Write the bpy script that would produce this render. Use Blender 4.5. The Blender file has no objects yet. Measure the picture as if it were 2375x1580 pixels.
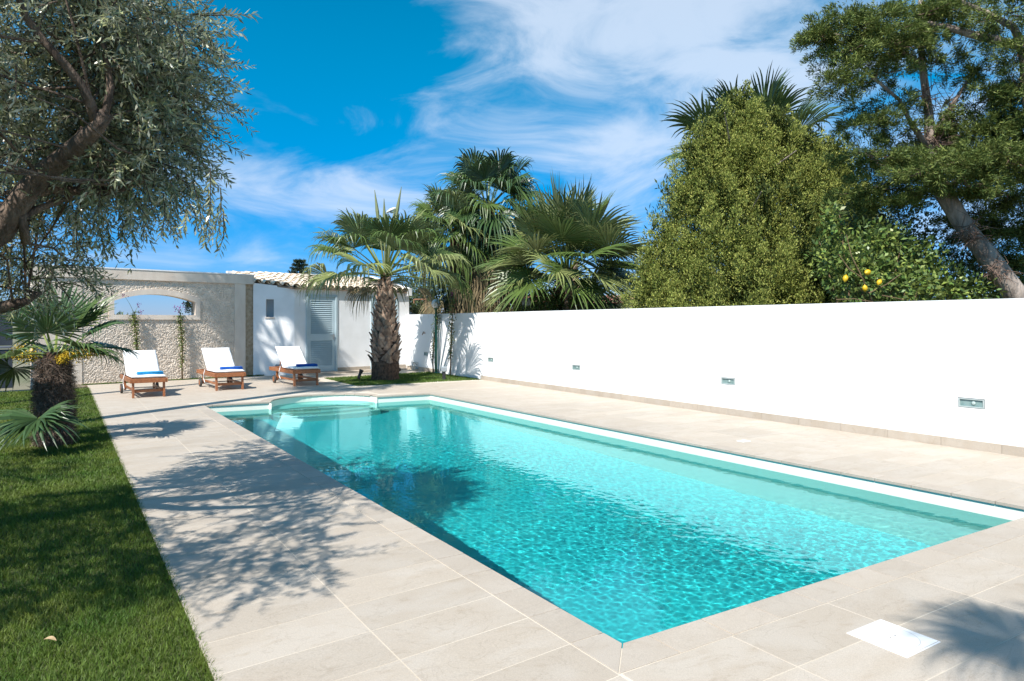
import bpy, math, random
import numpy as np
from mathutils import Vector, Matrix, Quaternion

sc = bpy.context.scene
col = sc.collection
R = math.radians
random.seed(7)
rng = np.random.default_rng(7)

# ------------------------------------------------------------------ camera
CAM_H, FOC, CXP, HYP = 1.38, 1583.0, 1187.5, 750.0      # height (m), focal length and horizon of the 2375 x 1580 photograph
YAW = math.atan2(1047, FOC)                              # the view is turned this far from the pool's long axis (+Y) towards +X
CA, SA = math.cos(YAW), math.sin(YAW)
cam_d = bpy.data.cameras.new('camera'); cam = bpy.data.objects.new('camera', cam_d); col.objects.link(cam)
cam.location = (0, 0, CAM_H); cam.rotation_euler = (R(90), 0, -YAW)
cam_d.sensor_width = 36; cam_d.lens = 36 * FOC / 2375; cam_d.shift_y = -40 / 2375; cam_d.clip_start = .05; cam_d.clip_end = 6000
sc.camera = cam

# ------------------------------------------------------------------ sun, sky, exposure
SUN_EL = R(50)
SX, SY = -0.850, -0.527
SUN_DIR = Vector((SX * math.cos(SUN_EL), SY * math.cos(SUN_EL), math.sin(SUN_EL))).normalized()
sun_l = bpy.data.lights.new('sun', 'SUN'); sun_l.energy = 5.0; sun_l.angle = R(0.5); sun_l.color = (1, .96, .90)
sun_l.cycles.is_caustics_light = True
sun_o = bpy.data.objects.new('sun', sun_l); col.objects.link(sun_o)
sun_o.rotation_euler = SUN_DIR.to_track_quat('Z', 'Y').to_euler()

world = bpy.data.worlds.new('World'); sc.world = world; world.use_nodes = True


def build_world():
    nt = world.node_tree; N = nt.nodes; L = nt.links
    bg = N['Background']; bg.inputs[1].default_value = 0.10
    sky = N.new('ShaderNodeTexSky'); sky.sky_type = 'NISHITA'; sky.sun_disc = False
    sky.sun_elevation = SUN_EL; sky.sun_rotation = math.atan2(SX, SY)
    sky.air_density = 1.0; sky.dust_density = 0.2; sky.ozone_density = 3.0; sky.altitude = 0

    def m(op, a, b=None, clamp=False, c=None):
        n = N.new('ShaderNodeMath'); n.operation = op; n.use_clamp = clamp
        for i, v in enumerate((a, b, c)):
            if v is None: continue
            if isinstance(v, (int, float)): n.inputs[i].default_value = v
            else: L.new(v, n.inputs[i])
        return n.outputs[0]
    hs = N.new('ShaderNodeHueSaturation'); hs.inputs['Saturation'].default_value = 1.28; hs.inputs['Value'].default_value = 1.0
    hs.inputs['Hue'].default_value = 0.482
    tc = N.new('ShaderNodeTexCoord'); sx = N.new('ShaderNodeSeparateXYZ'); L.new(tc.outputs['Generated'], sx.inputs[0])
    az = m('ARCTAN2', sx.outputs[0], sx.outputs[1]); el = m('ARCSINE', sx.outputs[2])
    # the low sky over the sea keeps its blue: tint by elevation
    tn = N.new('ShaderNodeMapRange'); tn.interpolation_type = 'SMOOTHSTEP'; tn.inputs['From Min'].default_value = 0.0; tn.inputs['From Max'].default_value = .42; L.new(el, tn.inputs['Value'])
    tcol = N.new('ShaderNodeMix'); tcol.data_type = 'RGBA'; tcol.inputs['A'].default_value = (.45, .55, .98, 1); tcol.inputs['B'].default_value = (.62, .88, 1.02, 1); L.new(tn.outputs[0], tcol.inputs['Factor'])
    tm = N.new('ShaderNodeMix'); tm.data_type = 'RGBA'; tm.blend_type = 'MULTIPLY'; tm.inputs['Factor'].default_value = 1; L.new(sky.outputs[0], tm.inputs['A']); L.new(tcol.outputs['Result'], tm.inputs['B'])
    L.new(tm.outputs['Result'], hs.inputs['Color'])
    # wispy noise in (azimuth, elevation) with horizontal streaks, slightly tilted
    cx = N.new('ShaderNodeCombineXYZ')
    L.new(m('ADD', m('MULTIPLY', az, 1.0), m('MULTIPLY', el, .55)), cx.inputs[0])
    L.new(m('ADD', m('MULTIPLY', el, 2.6), m('MULTIPLY', az, -.25)), cx.inputs[1])
    n1 = N.new('ShaderNodeTexNoise'); n1.inputs['Scale'].default_value = 4.3; n1.inputs['Detail'].default_value = 12
    n1.inputs['Roughness'].default_value = .60; n1.inputs['Distortion'].default_value = .9
    L.new(cx.outputs[0], n1.inputs['Vector'])
    n2 = N.new('ShaderNodeTexNoise'); n2.inputs['Scale'].default_value = 1.6; n2.inputs['Detail'].default_value = 3
    L.new(cx.outputs[0], n2.inputs['Vector'])

    def blob(a0, e0, ra, re, w, tilt=0.0):
        da = m('SUBTRACT', az, a0); de = m('SUBTRACT', el, e0)
        de2 = m('SUBTRACT', de, m('MULTIPLY', da, tilt))
        q = m('ADD', m('POWER', m('ABSOLUTE', m('DIVIDE', da, ra)), 2.0), m('POWER', m('ABSOLUTE', m('DIVIDE', de2, re)), 2.0))
        return m('MULTIPLY', m('EXPONENT', m('MULTIPLY', q, -1.0)), w)

    def ae(x, y):
        k = 2375 / 2357; u = (x * k - CXP) / FOC
        return YAW + math.atan(u), math.atan((HYP - y * k) / FOC * math.cos(math.atan(u)))
    dens = m('MULTIPLY', n2.outputs[0], .62)
    for x, y, ra, re, w, t in ((1330, 90, .17, .085, .33, .0), (1620, 60, .22, .10, .27, -.05), (1060, 40, .07, .07, .12, 0), (960, 215, .09, .022, .20, .05), (900, 285, .06, .02, .17, 0),
                               (1500, 300, .16, .035, .26, .25), (1800, 220, .15, .06, .24, 0.1), (760, 420, .20, .035, .22, .05), (560, 440, .14, .05, .13, 0),
                               (860, 490, .10, .03, .16, -.1), (420, 590, .12, .02, .20, .1), (1450, 400, .08, .05, .16, .2), (2000, 330, .2, .06, .18, 0),
                               (820, 120, .13, .09, -.30, 0), (1000, 350, .16, .035, -.12, 0), (640, 300, .12, .06, -.22, 0), (640, 40, .14, .10, -.30, 0)):
        a0, e0 = ae(x, y)
        dens = m('ADD', dens, blob(a0, e0, ra, re, w, t))
    d = m('ADD', m('MULTIPLY', m('SUBTRACT', n1.outputs[0], .5), 1.38), dens)
    mr = N.new('ShaderNodeMapRange'); mr.interpolation_type = 'SMOOTHSTEP'
    mr.inputs['From Min'].default_value = .16; mr.inputs['From Max'].default_value = .80
    L.new(d, mr.inputs['Value'])
    fac = m('MULTIPLY', mr.outputs[0], .70, clamp=True)
    mix = N.new('ShaderNodeMix'); mix.data_type = 'RGBA'
    mix.inputs['B'].default_value = (5.6, 6.3, 7.4, 1)
    L.new(fac, mix.inputs['Factor']); L.new(hs.outputs[0], mix.inputs['A'])
    L.new(mix.outputs['Result'], bg.inputs[0])


build_world()
sc.view_settings.view_transform = 'Standard'; sc.view_settings.look = 'None'
sc.view_settings.exposure = 0.56; sc.view_settings.gamma = 1.0; sc.view_settings.use_curve_mapping = False
sc.cycles.max_bounces = 12; sc.cycles.transmission_bounces = 8; sc.cycles.transparent_max_bounces = 8; sc.cycles.diffuse_bounces = 4
sc.cycles.caustics_refractive = True; sc.cycles.caustics_reflective = False
sc.cycles.use_denoising = True
sc.cycles.sample_clamp_indirect = 6


# ------------------------------------------------------------------ helpers
def at(x, y, d):
    """world point seen at photo position (x, y) of the 2357 px wide view at depth d metres"""
    k = 2375 / 2357; l = (x * k - CXP) / FOC * d
    return np.array((l * CA + d * SA, -l * SA + d * CA, CAM_H + (HYP - y * k) / FOC * d))


def camw(l, d, z=0.0):
    return np.array((l * CA + d * SA, -l * SA + d * CA, z))


def props(o, label=None, cat=None, group=None, kind=None):
    if label: o['label'] = label
    if cat: o['category'] = cat
    if group: o['group'] = group
    if kind: o['kind'] = kind
    return o


def link(name, me, parent=None):
    o = bpy.data.objects.new(name, me); col.objects.link(o)
    if parent is not None: o.parent = parent
    return o


def raw(name, v, f, mats, mi=None, smooth=False):
    """mesh from arrays; f is an (n,k) array or a list of such arrays / lists"""
    me = bpy.data.meshes.new(name)
    v = np.asarray(v, dtype=np.float32)
    if isinstance(f, np.ndarray):
        k = f.shape[1]; nf = len(f)
        me.vertices.add(len(v)); me.vertices.foreach_set('co', v.ravel())
        me.loops.add(nf * k); me.loops.foreach_set('vertex_index', f.astype(np.int32).ravel())
        me.polygons.add(nf); me.polygons.foreach_set('loop_start', np.arange(0, nf * k, k, dtype=np.int32))
        me.polygons.foreach_set('loop_total', np.full(nf, k, dtype=np.int32))
    else:
        me.from_pydata(v.tolist(), [], f)
    for m in (mats if isinstance(mats, (list, tuple)) else [mats]): me.materials.append(m)
    n = len(me.polygons)
    if mi is not None: me.polygons.foreach_set('material_index', np.asarray(mi, dtype=np.int32))
    if smooth: me.polygons.foreach_set('use_smooth', np.ones(n, dtype=bool))
    me.update(calc_edges=True); me.validate()
    return me


class G:
    """collects simple shapes into one mesh"""
    def __init__(s): s.v = []; s.f = []; s.m = []; s.mi = 0

    def add(s, v, f):
        o = len(s.v); s.v += [tuple(map(float, p)) for p in v]; s.f += [tuple(i + o for i in q) for q in f]; s.m += [s.mi] * len(f); return s

    def box(s, c, d, M=None, bev=0.0):
        x, y, z = (k / 2 for k in d); c = np.array(c, float)
        if bev <= 0:
            v = [(-x, -y, -z), (x, -y, -z), (x, y, -z), (-x, y, -z), (-x, -y, z), (x, -y, z), (x, y, z), (-x, y, z)]
            f = [(3, 2, 1, 0), (4, 5, 6, 7), (0, 1, 5, 4), (1, 2, 6, 5), (2, 3, 7, 6), (3, 0, 4, 7)]
        else:
            b = min(bev, x * .9, y * .9, z * .9); v = []
            for (sx_, sy_) in ((-1, -1), (1, -1), (1, 1), (-1, 1)):
                v += [(sx_ * (x - b), sy_ * (y - b), -z), (sx_ * x, sy_ * y, -z + b), (sx_ * x, sy_ * y, z - b), (sx_ * (x - b), sy_ * (y - b), z)]
            f = [(12, 8, 4, 0), (3, 7, 11, 15)]
            for i in range(4):
                a = i * 4; q = ((i + 1) % 4) * 4
                for k in range(3): f.append((a + k, q + k, q + k + 1, a + k + 1))
        v = np.array(v)
        if M is not None: v = v @ np.array(M)[:3, :3].T
        return s.add(v + c, f)

    def tube(s, pts, rad, n=8, cap=True):
        pts = [np.array(p, float) for p in pts]
        if isinstance(rad, (int, float)): rad = [rad] * len(pts)
        v = []; f = []; ref = None
        for i, p in enumerate(pts):
            t = pts[min(i + 1, len(pts) - 1)] - pts[max(i - 1, 0)]; t = t / (np.linalg.norm(t) + 1e-9)
            if ref is None:
                ref = np.array((0, 0, 1.)) if abs(t[2]) < .9 else np.array((1., 0, 0))
            a = np.cross(t, ref); a /= np.linalg.norm(a) + 1e-9; b = np.cross(t, a); ref = np.cross(a, t) if False else ref
            for k in range(n):
                an = 2 * math.pi * k / n; v.append(p + (a * math.cos(an) + b * math.sin(an)) * rad[i])
        for i in range(len(pts) - 1):
            for k in range(n):
                k2 = (k + 1) % n; f.append((i * n + k, (i + 1) * n + k, (i + 1) * n + k2, i * n + k2))
        if cap:
            f.append(tuple(range(n))); f.append(tuple(reversed(range((len(pts) - 1) * n, len(pts) * n))))
        return s.add(v, f)

    def lathe(s, prof, c=(0, 0, 0), n=16, M=None):
        v = []; f = []
        for r, z in prof:
            for k in range(n):
                a = 2 * math.pi * k / n; v.append((r * math.cos(a), r * math.sin(a), z))
        for i in range(len(prof) - 1):
            for k in range(n):
                k2 = (k + 1) % n; f.append((i * n + k, i * n + k2, (i + 1) * n + k2, (i + 1) * n + k))
        f.append(tuple(reversed(range(n)))); f.append(tuple(range((len(prof) - 1) * n, len(prof) * n)))
        v = np.array(v)
        if M is not None: v = v @ np.array(M)[:3, :3].T
        return s.add(v + np.array(c, float), f)

    def prism(s, poly, z0, z1, M=None, c=(0, 0, 0)):
        n = len(poly); v = [(p[0], p[1], z0) for p in poly] + [(p[0], p[1], z1) for p in poly]
        f = [tuple(reversed(range(n))), tuple(range(n, 2 * n))] + [(i, (i + 1) % n, n + (i + 1) % n, n + i) for i in range(n)]
        v = np.array(v, float)
        if M is not None: v = v @ np.array(M)[:3, :3].T
        return s.add(v + np.array(c, float), f)

    def build(s, name, mats, parent=None, smooth=False, origin=None):
        v = np.array(s.v, float)
        if origin is not None: v = v - np.array(origin, float)
        me = raw(name, v, s.f, mats, s.m if isinstance(mats, (list, tuple)) and len(mats) > 1 else None, smooth)
        return link(name, me, parent)


def thing(name, loc, label, cat, group=None, rz=0.0):
    o = bpy.data.objects.new(name, None); col.objects.link(o); o.location = tuple(map(float, loc)); o.rotation_euler = (0, 0, rz)
    o.empty_display_size = .1
    return props(o, label, cat, group)


def copy_tree(o, parent=None):
    c = o.copy(); col.objects.link(c); c.parent = parent
    for ch in list(o.children): copy_tree(ch, c)
    return c


# ------------------------------------------------------------------ materials
def nodes(name):
    m = bpy.data.materials.new(name); m.use_nodes = True
    return m, m.node_tree.nodes, m.node_tree.links


def mat(name, c1, c2=None, rough=.6, scale=8.0, detail=4, lo=.35, hi=.65, bump=0.0, bscale=None, rnd=0.0, island=0.0, spec=.4, metal=0.0, trans=0.0,
        stretch=(1, 1, 1), offset_rnd=False, coat=0.0, dist=.0, bdist=.01, speck=0.0):
    m, N, L = nodes(name); b = N['Principled BSDF']; out = N['Material Output']
    b.inputs['Roughness'].default_value = rough; b.inputs['Specular IOR Level'].default_value = spec; b.inputs['Metallic'].default_value = metal
    b.inputs['Coat Weight'].default_value = coat
    geo = N.new('ShaderNodeNewGeometry'); mp = N.new('ShaderNodeMapping'); mp.inputs['Scale'].default_value = stretch
    L.new(geo.outputs['Position'], mp.inputs['Vector'])
    if offset_rnd:
        oi = N.new('ShaderNodeObjectInfo'); mu = N.new('ShaderNodeMath'); mu.operation = 'MULTIPLY'; mu.inputs[1].default_value = 57
        L.new(oi.outputs['Random'], mu.inputs[0]); L.new(mu.outputs[0], mp.inputs['Location'])
    n = N.new('ShaderNodeTexNoise'); n.inputs['Scale'].default_value = scale; n.inputs['Detail'].default_value = detail; n.inputs['Distortion'].default_value = dist
    L.new(mp.outputs[0], n.inputs['Vector'])
    mr = N.new('ShaderNodeMapRange'); mr.inputs['From Min'].default_value = lo; mr.inputs['From Max'].default_value = hi
    L.new(n.outputs[0], mr.inputs['Value'])
    mx = N.new('ShaderNodeMix'); mx.data_type = 'RGBA'; mx.inputs['A'].default_value = (*c1, 1); mx.inputs['B'].default_value = (*(c2 or c1), 1)
    L.new(mr.outputs[0], mx.inputs['Factor']); colr = mx.outputs['Result']

    def vary(src, amt, colr):
        h = N.new('ShaderNodeHueSaturation'); r = N.new('ShaderNodeMapRange'); r.inputs['To Min'].default_value = 1 - amt; r.inputs['To Max'].default_value = 1 + amt
        L.new(src, r.inputs['Value']); L.new(r.outputs[0], h.inputs['Value']); L.new(colr, h.inputs['Color']); return h.outputs[0]
    if rnd:
        oi2 = N.new('ShaderNodeObjectInfo'); colr = vary(oi2.outputs['Random'], rnd, colr)
    if island: colr = vary(geo.outputs['Random Per Island'], island, colr)
    if speck:
        sn = N.new('ShaderNodeTexNoise'); sn.inputs['Scale'].default_value = 260; sn.inputs['Detail'].default_value = 2
        L.new(mp.outputs[0], sn.inputs['Vector']); colr = vary(sn.outputs[0], speck, colr)
    L.new(colr, b.inputs['Base Color'])
    if bump:
        bn = N.new('ShaderNodeTexNoise'); bn.inputs['Scale'].default_value = bscale or scale * 4; bn.inputs['Detail'].default_value = 5
        L.new(mp.outputs[0], bn.inputs['Vector'])
        bp = N.new('ShaderNodeBump'); bp.inputs['Strength'].default_value = bump; bp.inputs['Distance'].default_value = bdist
        L.new(bn.outputs[0], bp.inputs['Height']); L.new(bp.outputs[0], b.inputs['Normal'])
    if trans:
        t = N.new('ShaderNodeBsdfTranslucent'); ms = N.new('ShaderNodeMixShader'); ms.inputs[0].default_value = trans
        h = N.new('ShaderNodeHueSaturation'); h.inputs['Value'].default_value = 1.35; h.inputs['Saturation'].default_value = 1.15; L.new(colr, h.inputs['Color'])
        L.new(h.outputs[0], t.inputs['Color']); L.new(b.outputs[0], ms.inputs[1]); L.new(t.outputs[0], ms.inputs[2]); L.new(ms.outputs[0], out.inputs['Surface'])
    return m


def leaf_mat(name, front, back, c2=None, rough=.45, island=.35, trans=.2, spec=.45):
    m, N, L = nodes(name); b = N['Principled BSDF']; out = N['Material Output']; b.inputs['Roughness'].default_value = rough; b.inputs['Specular IOR Level'].default_value = spec
    geo = N.new('ShaderNodeNewGeometry')
    mx = N.new('ShaderNodeMix'); mx.data_type = 'RGBA'; mx.inputs['A'].default_value = (*front, 1); mx.inputs['B'].default_value = (*back, 1)
    L.new(geo.outputs['Backfacing'], mx.inputs['Factor']); c = mx.outputs['Result']
    if c2:
        wn = N.new('ShaderNodeTexWhiteNoise'); wn.noise_dimensions = '1D'; L.new(geo.outputs['Random Per Island'], wn.inputs['W'])
        pw = N.new('ShaderNodeMath'); pw.operation = 'POWER'; pw.inputs[1].default_value = 2.2; L.new(wn.outputs['Value'], pw.inputs[0])
        m2 = N.new('ShaderNodeMix'); m2.data_type = 'RGBA'; m2.inputs['B'].default_value = (*c2, 1); L.new(pw.outputs[0], m2.inputs['Factor']); L.new(c, m2.inputs['A']); c = m2.outputs['Result']
    h = N.new('ShaderNodeHueSaturation'); r = N.new('ShaderNodeMapRange'); r.inputs['To Min'].default_value = 1 - island; r.inputs['To Max'].default_value = 1 + island
    L.new(geo.outputs['Random Per Island'], r.inputs['Value']); L.new(r.outputs[0], h.inputs['Value']); L.new(c, h.inputs['Color']); c = h.outputs[0]
    L.new(c, b.inputs['Base Color'])
    t = N.new('ShaderNodeBsdfTranslucent'); ms = N.new('ShaderNodeMixShader'); ms.inputs[0].default_value = trans
    L.new(c, t.inputs['Color']); L.new(b.outputs[0], ms.inputs[1]); L.new(t.outputs[0], ms.inputs[2]); L.new(ms.outputs[0], out.inputs['Surface'])
    return m


def stone_mat(name, base, dark, light, rnd=.05, vein=.5):
    """beige sandstone porcelain: cloudy patches, thin diagonal veins, fine grain"""
    m, N, L = nodes(name); b = N['Principled BSDF']; b.inputs['Roughness'].default_value = .62; b.inputs['Specular IOR Level'].default_value = .35
    geo = N.new('ShaderNodeNewGeometry'); oi = N.new('ShaderNodeObjectInfo')
    mu = N.new('ShaderNodeMath'); mu.operation = 'MULTIPLY'; mu.inputs[1].default_value = 83; L.new(oi.outputs['Random'], mu.inputs[0])
    mp = N.new('ShaderNodeMapping'); mp.inputs['Scale'].default_value = (1, 1.8, 1); mp.inputs['Rotation'].default_value = (0, 0, .7)
    L.new(geo.outputs['Position'], mp.inputs['Vector']); L.new(mu.outputs[0], mp.inputs['Location'])

    def noise(scale, detail, dist=0.0, rough=.5):
        n = N.new('ShaderNodeTexNoise'); n.inputs['Scale'].default_value = scale; n.inputs['Detail'].default_value = detail; n.inputs['Distortion'].default_value = dist; n.inputs['Roughness'].default_value = rough
        L.new(mp.outputs[0], n.inputs['Vector']); return n.outputs[0]

    def ramp(v, lo, hi, t0=0.0, t1=1.0):
        r = N.new('ShaderNodeMapRange'); r.interpolation_type = 'SMOOTHSTEP'
        r.inputs['From Min'].default_value = lo; r.inputs['From Max'].default_value = hi; r.inputs['To Min'].default_value = t0; r.inputs['To Max'].default_value = t1
        L.new(v, r.inputs['Value']); return r.outputs[0]

    def mixc(fac, a, bcol):
        x = N.new('ShaderNodeMix'); x.data_type = 'RGBA'; L.new(fac, x.inputs['Factor'])
        if isinstance(a, tuple): x.inputs['A'].default_value = (*a, 1)
        else: L.new(a, x.inputs['A'])
        x.inputs['B'].default_value = (*bcol, 1); return x.outputs['Result']
    c = mixc(ramp(noise(2.6, 5, .4), .38, .68), base, light)
    c = mixc(ramp(noise(4.5, 6, 1.2), .55, .78, 0, .75), c, dark)
    ab = N.new('ShaderNodeMath'); ab.operation = 'ABSOLUTE'; sb = N.new('ShaderNodeMath'); sb.operation = 'SUBTRACT'; sb.inputs[1].default_value = .5
    L.new(noise(2.2, 6, 1.5, .55), sb.inputs[0]); L.new(sb.outputs[0], ab.inputs[0])
    c = mixc(ramp(ab.outputs[0], .0, .012, vein, 0), c, tuple(k * .72 for k in dark))
    h = N.new('ShaderNodeHueSaturation'); L.new(c, h.inputs['Color'])
    r = N.new('ShaderNodeMapRange'); r.inputs['To Min'].default_value = 1 - rnd; r.inputs['To Max'].default_value = 1 + rnd; L.new(oi.outputs['Random'], r.inputs['Value'])
    g = ramp(noise(150, 3), .2, .8, .88, 1.12); mm = N.new('ShaderNodeMath'); mm.operation = 'MULTIPLY'; L.new(r.outputs[0], mm.inputs[0]); L.new(g, mm.inputs[1]); L.new(mm.outputs[0], h.inputs['Value'])
    L.new(h.outputs[0], b.inputs['Base Color'])
    bp = N.new('ShaderNodeBump'); bp.inputs['Strength'].default_value = .35; bp.inputs['Distance'].default_value = .004
    L.new(noise(55, 6), bp.inputs['Height']); L.new(bp.outputs[0], b.inputs['Normal'])
    return m


M = {}
M['tile'] = stone_mat('tile_stone', (.425, .362, .292), (.37, .302, .230), (.452, .395, .330), rnd=.065, vein=.28)
M['coping'] = stone_mat('coping_stone', (.410, .350, .285), (.36, .298, .233), (.435, .378, .315), rnd=.06, vein=.2)
M['grout'] = mat('grout', (.66, .59, .49), (.56, .47, .36), .8, 3.0, rough=.85) if False else mat('grout', (.60, .54, .45), (.50, .43, .34), rough=.85, scale=1.3, bump=.2, bscale=90)
M['liner'] = mat('pool_liner', (.80, .805, .71), (.77, .78, .68), rough=.55, scale=2.0)
M['floor'] = mat('pool_floor', (.095, .63, .66), (.08, .59, .63), rough=.55, scale=1.2)
M['white'] = mat('white_render', (.91, .91, .905), (.87, .87, .865), rough=.85, scale=1.1, bump=.25, bscale=60, bdist=.004)
M['white_house'] = mat('white_plaster', (.86, .86, .86), (.79, .79, .785), rough=.85, scale=2.5, bump=.4, bscale=38, bdist=.006)
M['white_paint'] = mat('white_paint', (.78, .83, .85), (.72, .78, .81), rough=.35, scale=4.0)
M['door_paint'] = mat('door_paint', (.50, .61, .65), (.45, .56, .60), rough=.4, scale=4.0)
M['lamp_frame'] = mat('lamp_frame', (.42, .47, .46), rough=.4)
M['stucco'] = mat('rough_stucco', (.76, .655, .545), (.66, .555, .45), rough=.95, scale=9.0, bump=.9, bscale=60, bdist=.012)
M['smooth_stone'] = mat('smooth_limestone', (.74, .64, .54), (.66, .555, .46), rough=.85, scale=5.0, bump=.35, bscale=70, stretch=(1, 1, .35), speck=.12)
M['brown_stone'] = mat('raw_tufa', (.56, .46, .34), (.40, .31, .21), rough=.95, scale=14.0, bump=1.0, bscale=50, bdist=.02)
M['roof_tile'] = mat('clay_tile', (.80, .70, .56), (.68, .53, .39), rough=.8, scale=7.0, rnd=.16, bump=.4, bscale=40, offset_rnd=True)
M['roof_bed'] = mat('roof_bed', (.30, .22, .16), (.2, .15, .11), rough=.9, scale=6)
M['teak'] = mat('teak', (.36, .135, .05), (.24, .082, .03), rough=.45, scale=5.0, stretch=(9, 1.2, 9), rnd=.10, offset_rnd=True, coat=.15)
M['cushion'] = mat('cushion_canvas', (.86, .86, .86), (.82, .82, .81), rough=.9, scale=3.0, bump=.25, bscale=9, bdist=.02)
M['strap'] = mat('strap', (.80, .80, .78), rough=.9)
M['towel_sky'] = mat('towel_sky_blue', (.02, .27, .52), (.015, .20, .43), rough=.95, scale=20, bump=.6, bscale=160, bdist=.004)
M['towel_blue'] = mat('towel_royal_blue', (.010, .10, .42), (.008, .07, .33), rough=.95, scale=20, bump=.6, bscale=160, bdist=.004)
M['rubber'] = mat('rubber', (.05, .048, .045), (.08, .075, .07), rough=.7, scale=20)
M['steel'] = mat('steel', (.45, .46, .47), rough=.3, metal=1.0)
M['black'] = mat('black_plastic', (.018, .018, .02), (.03, .03, .032), rough=.45, scale=10)
M['gate'] = mat('grey_gate', (.055, .062, .078), (.045, .052, .066), rough=.5, scale=2.0)
M['gate_rail'] = mat('gate_rail', (.16, .17, .20), rough=.45)
M['lamp_glass'] = mat('frosted_glass', (.17, .26, .25), (.24, .33, .32), rough=.18, scale=14, spec=.6)
M['lamp_bulb'] = mat('lamp_bulb', (.40, .50, .48), rough=.3)
M['lamp_grey'] = mat('grey_plastic', (.30, .34, .37), rough=.5)
M['globe'] = mat('opal_globe', (.86, .85, .84), rough=.25, spec=.5)
M['green_post'] = mat('green_paint', (.010, .17, .115), (.012, .13, .09), rough=.45, scale=20)
M['rust'] = mat('rusty_pipe', (.33, .17, .10), (.22, .11, .06), rough=.8, scale=25)
M['soil'] = mat('soil', (.085, .10, .03), (.055, .07, .02), rough=.95, scale=12, bump=.6)
M['ground'] = mat('dry_ground', (.20, .18, .12), (.12, .13, .06), rough=.95, scale=.3)
M['grass'] = mat('lawn_grass', (.140, .178, .030), (.062, .128, .018), rough=.55, scale=2.1, lo=.3, hi=.7, island=.38, trans=.22, spec=.3)
M['grass_far'] = mat('island_grass', (.10, .165, .026), (.065, .12, .02), rough=.6, scale=2.2, island=.35, trans=.2, spec=.3)
M['bark_olive'] = mat('olive_bark', (.20, .145, .11), (.075, .052, .04), rough=.9, scale=16.0, stretch=(1, 1, .4), bump=1.0, bscale=45, bdist=.03)
M['olive_leaf'] = leaf_mat('olive_leaf', (.150, .175, .105), (.47, .48, .38), (.38, .40, .19), rough=.33, trans=.17, spec=.6)
M['palm_leaf'] = leaf_mat('palm_leaf', (.10, .155, .038), (.115, .16, .055), rough=.36, island=.30, trans=.20, spec=.5)
M['palm_leaf_yellow'] = leaf_mat('palm_leaf_olive', (.235, .27, .095), (.245, .27, .12), rough=.40, island=.32, trans=.22, spec=.5)
M['palm_leaf_dark'] = leaf_mat('palm_leaf_dark', (.055, .105, .036), (.08, .12, .052), rough=.35, island=.30, trans=.15, spec=.5)
M['palm_dead'] = leaf_mat('palm_dead_leaf', (.21, .165, .095), (.18, .14, .085), rough=.8, island=.4, trans=.12, spec=.2)
M['petiole'] = mat('petiole', (.22, .25, .06), (.15, .20, .045), rough=.45, scale=4.0)
M['palm_trunk'] = mat('palm_trunk', (.15, .088, .055), (.055, .033, .022), rough=.95, scale=22.0, stretch=(1, 1, .6), bump=1.0, bscale=60, bdist=.03)
M['boot'] = mat('leaf_base', (.40, .29, .21), (.19, .12, .085), rough=.8, scale=9.0, rnd=.35, offset_rnd=True, bump=.5, bscale=60)
M['fibre'] = mat('palm_fibre', (.085, .06, .045), (.16, .12, .095), rough=.95, scale=20, island=.5)
M['flower_yellow'] = mat('palm_flower', (.62, .42, .025), (.48, .33, .02), rough=.7, scale=40, island=.3)
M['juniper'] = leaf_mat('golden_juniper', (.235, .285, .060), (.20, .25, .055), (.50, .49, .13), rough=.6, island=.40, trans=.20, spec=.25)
M['juniper_shade'] = leaf_mat('shaded_juniper', (.050, .075, .018), (.05, .07, .018), rough=.7, island=.4, trans=.12, spec=.2)  # darkened juniper copy: shade inside the crown put into the leaf colour
M['cypress'] = leaf_mat('cypress_leaf', (.092, .138, .034), (.08, .12, .032), (.24, .27, .07), rough=.6, island=.42, trans=.18, spec=.25)
M['cypress_bark'] = mat('cypress_bark', (.40, .33, .28), (.19, .15, .125), rough=.95, scale=9.0, stretch=(1, 1, .25), bump=1.0, bscale=30, bdist=.03)
M['dry_twig'] = mat('dry_twig', (.22, .145, .11), (.13, .085, .065), rough=.95, scale=12)
M['lemon_leaf'] = leaf_mat('lemon_leaf', (.10, .175, .042), (.14, .20, .07), (.30, .35, .08), rough=.32, island=.35, trans=.22)
M['lemon'] = mat('lemon_skin', (.66, .43, .02), (.58, .36, .012), rough=.42, scale=30, bump=.3, bscale=120, bdist=.003)
M['shrub'] = leaf_mat('shrub_leaf', (.070, .115, .045), (.11, .15, .08), (.16, .20, .08), rough=.4, island=.4, trans=.12)
M['shrub_light'] = leaf_mat('light_shrub_leaf', (.085, .15, .03), (.10, .155, .045), (.17, .21, .04), rough=.4, island=.4, trans=.2)
M['shrub_brown'] = leaf_mat('brown_shrub_leaf', (.10, .075, .04), (.13, .10, .06), (.16, .15, .05), rough=.6, island=.4, trans=.12)
M['vine_leaf'] = leaf_mat('vine_leaf', (.085, .135, .03), (.10, .14, .05), (.20, .23, .05), rough=.45, island=.4, trans=.2)
M['vine_stem'] = mat('vine_stem', (.20, .13, .07), (.12, .08, .04), rough=.9, scale=20)
M['bougain'] = leaf_mat('bougainvillea_bract', (.20, .018, .19), (.22, .02, .21), rough=.6, island=.3, trans=.3)
M['araucaria'] = leaf_mat('araucaria', (.035, .055, .028), (.03, .05, .025), rough=.7, island=.3, trans=.05)
M['far_wall'] = mat('far_house_wall', (.55, .44, .37), (.50, .40, .34), rough=.9, scale=2)
M['far_roof'] = mat('far_roof', (.30, .12, .08), (.22, .09, .06), rough=.9, scale=8)
M['grey_stone'] = mat('grey_stone', (.42, .39, .35), (.30, .28, .25), rough=.95, scale=7, bump=.8)
M['lid'] = mat('skimmer_lid', (.82, .82, .81), (.78, .78, .77), rough=.4, scale=6)
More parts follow.
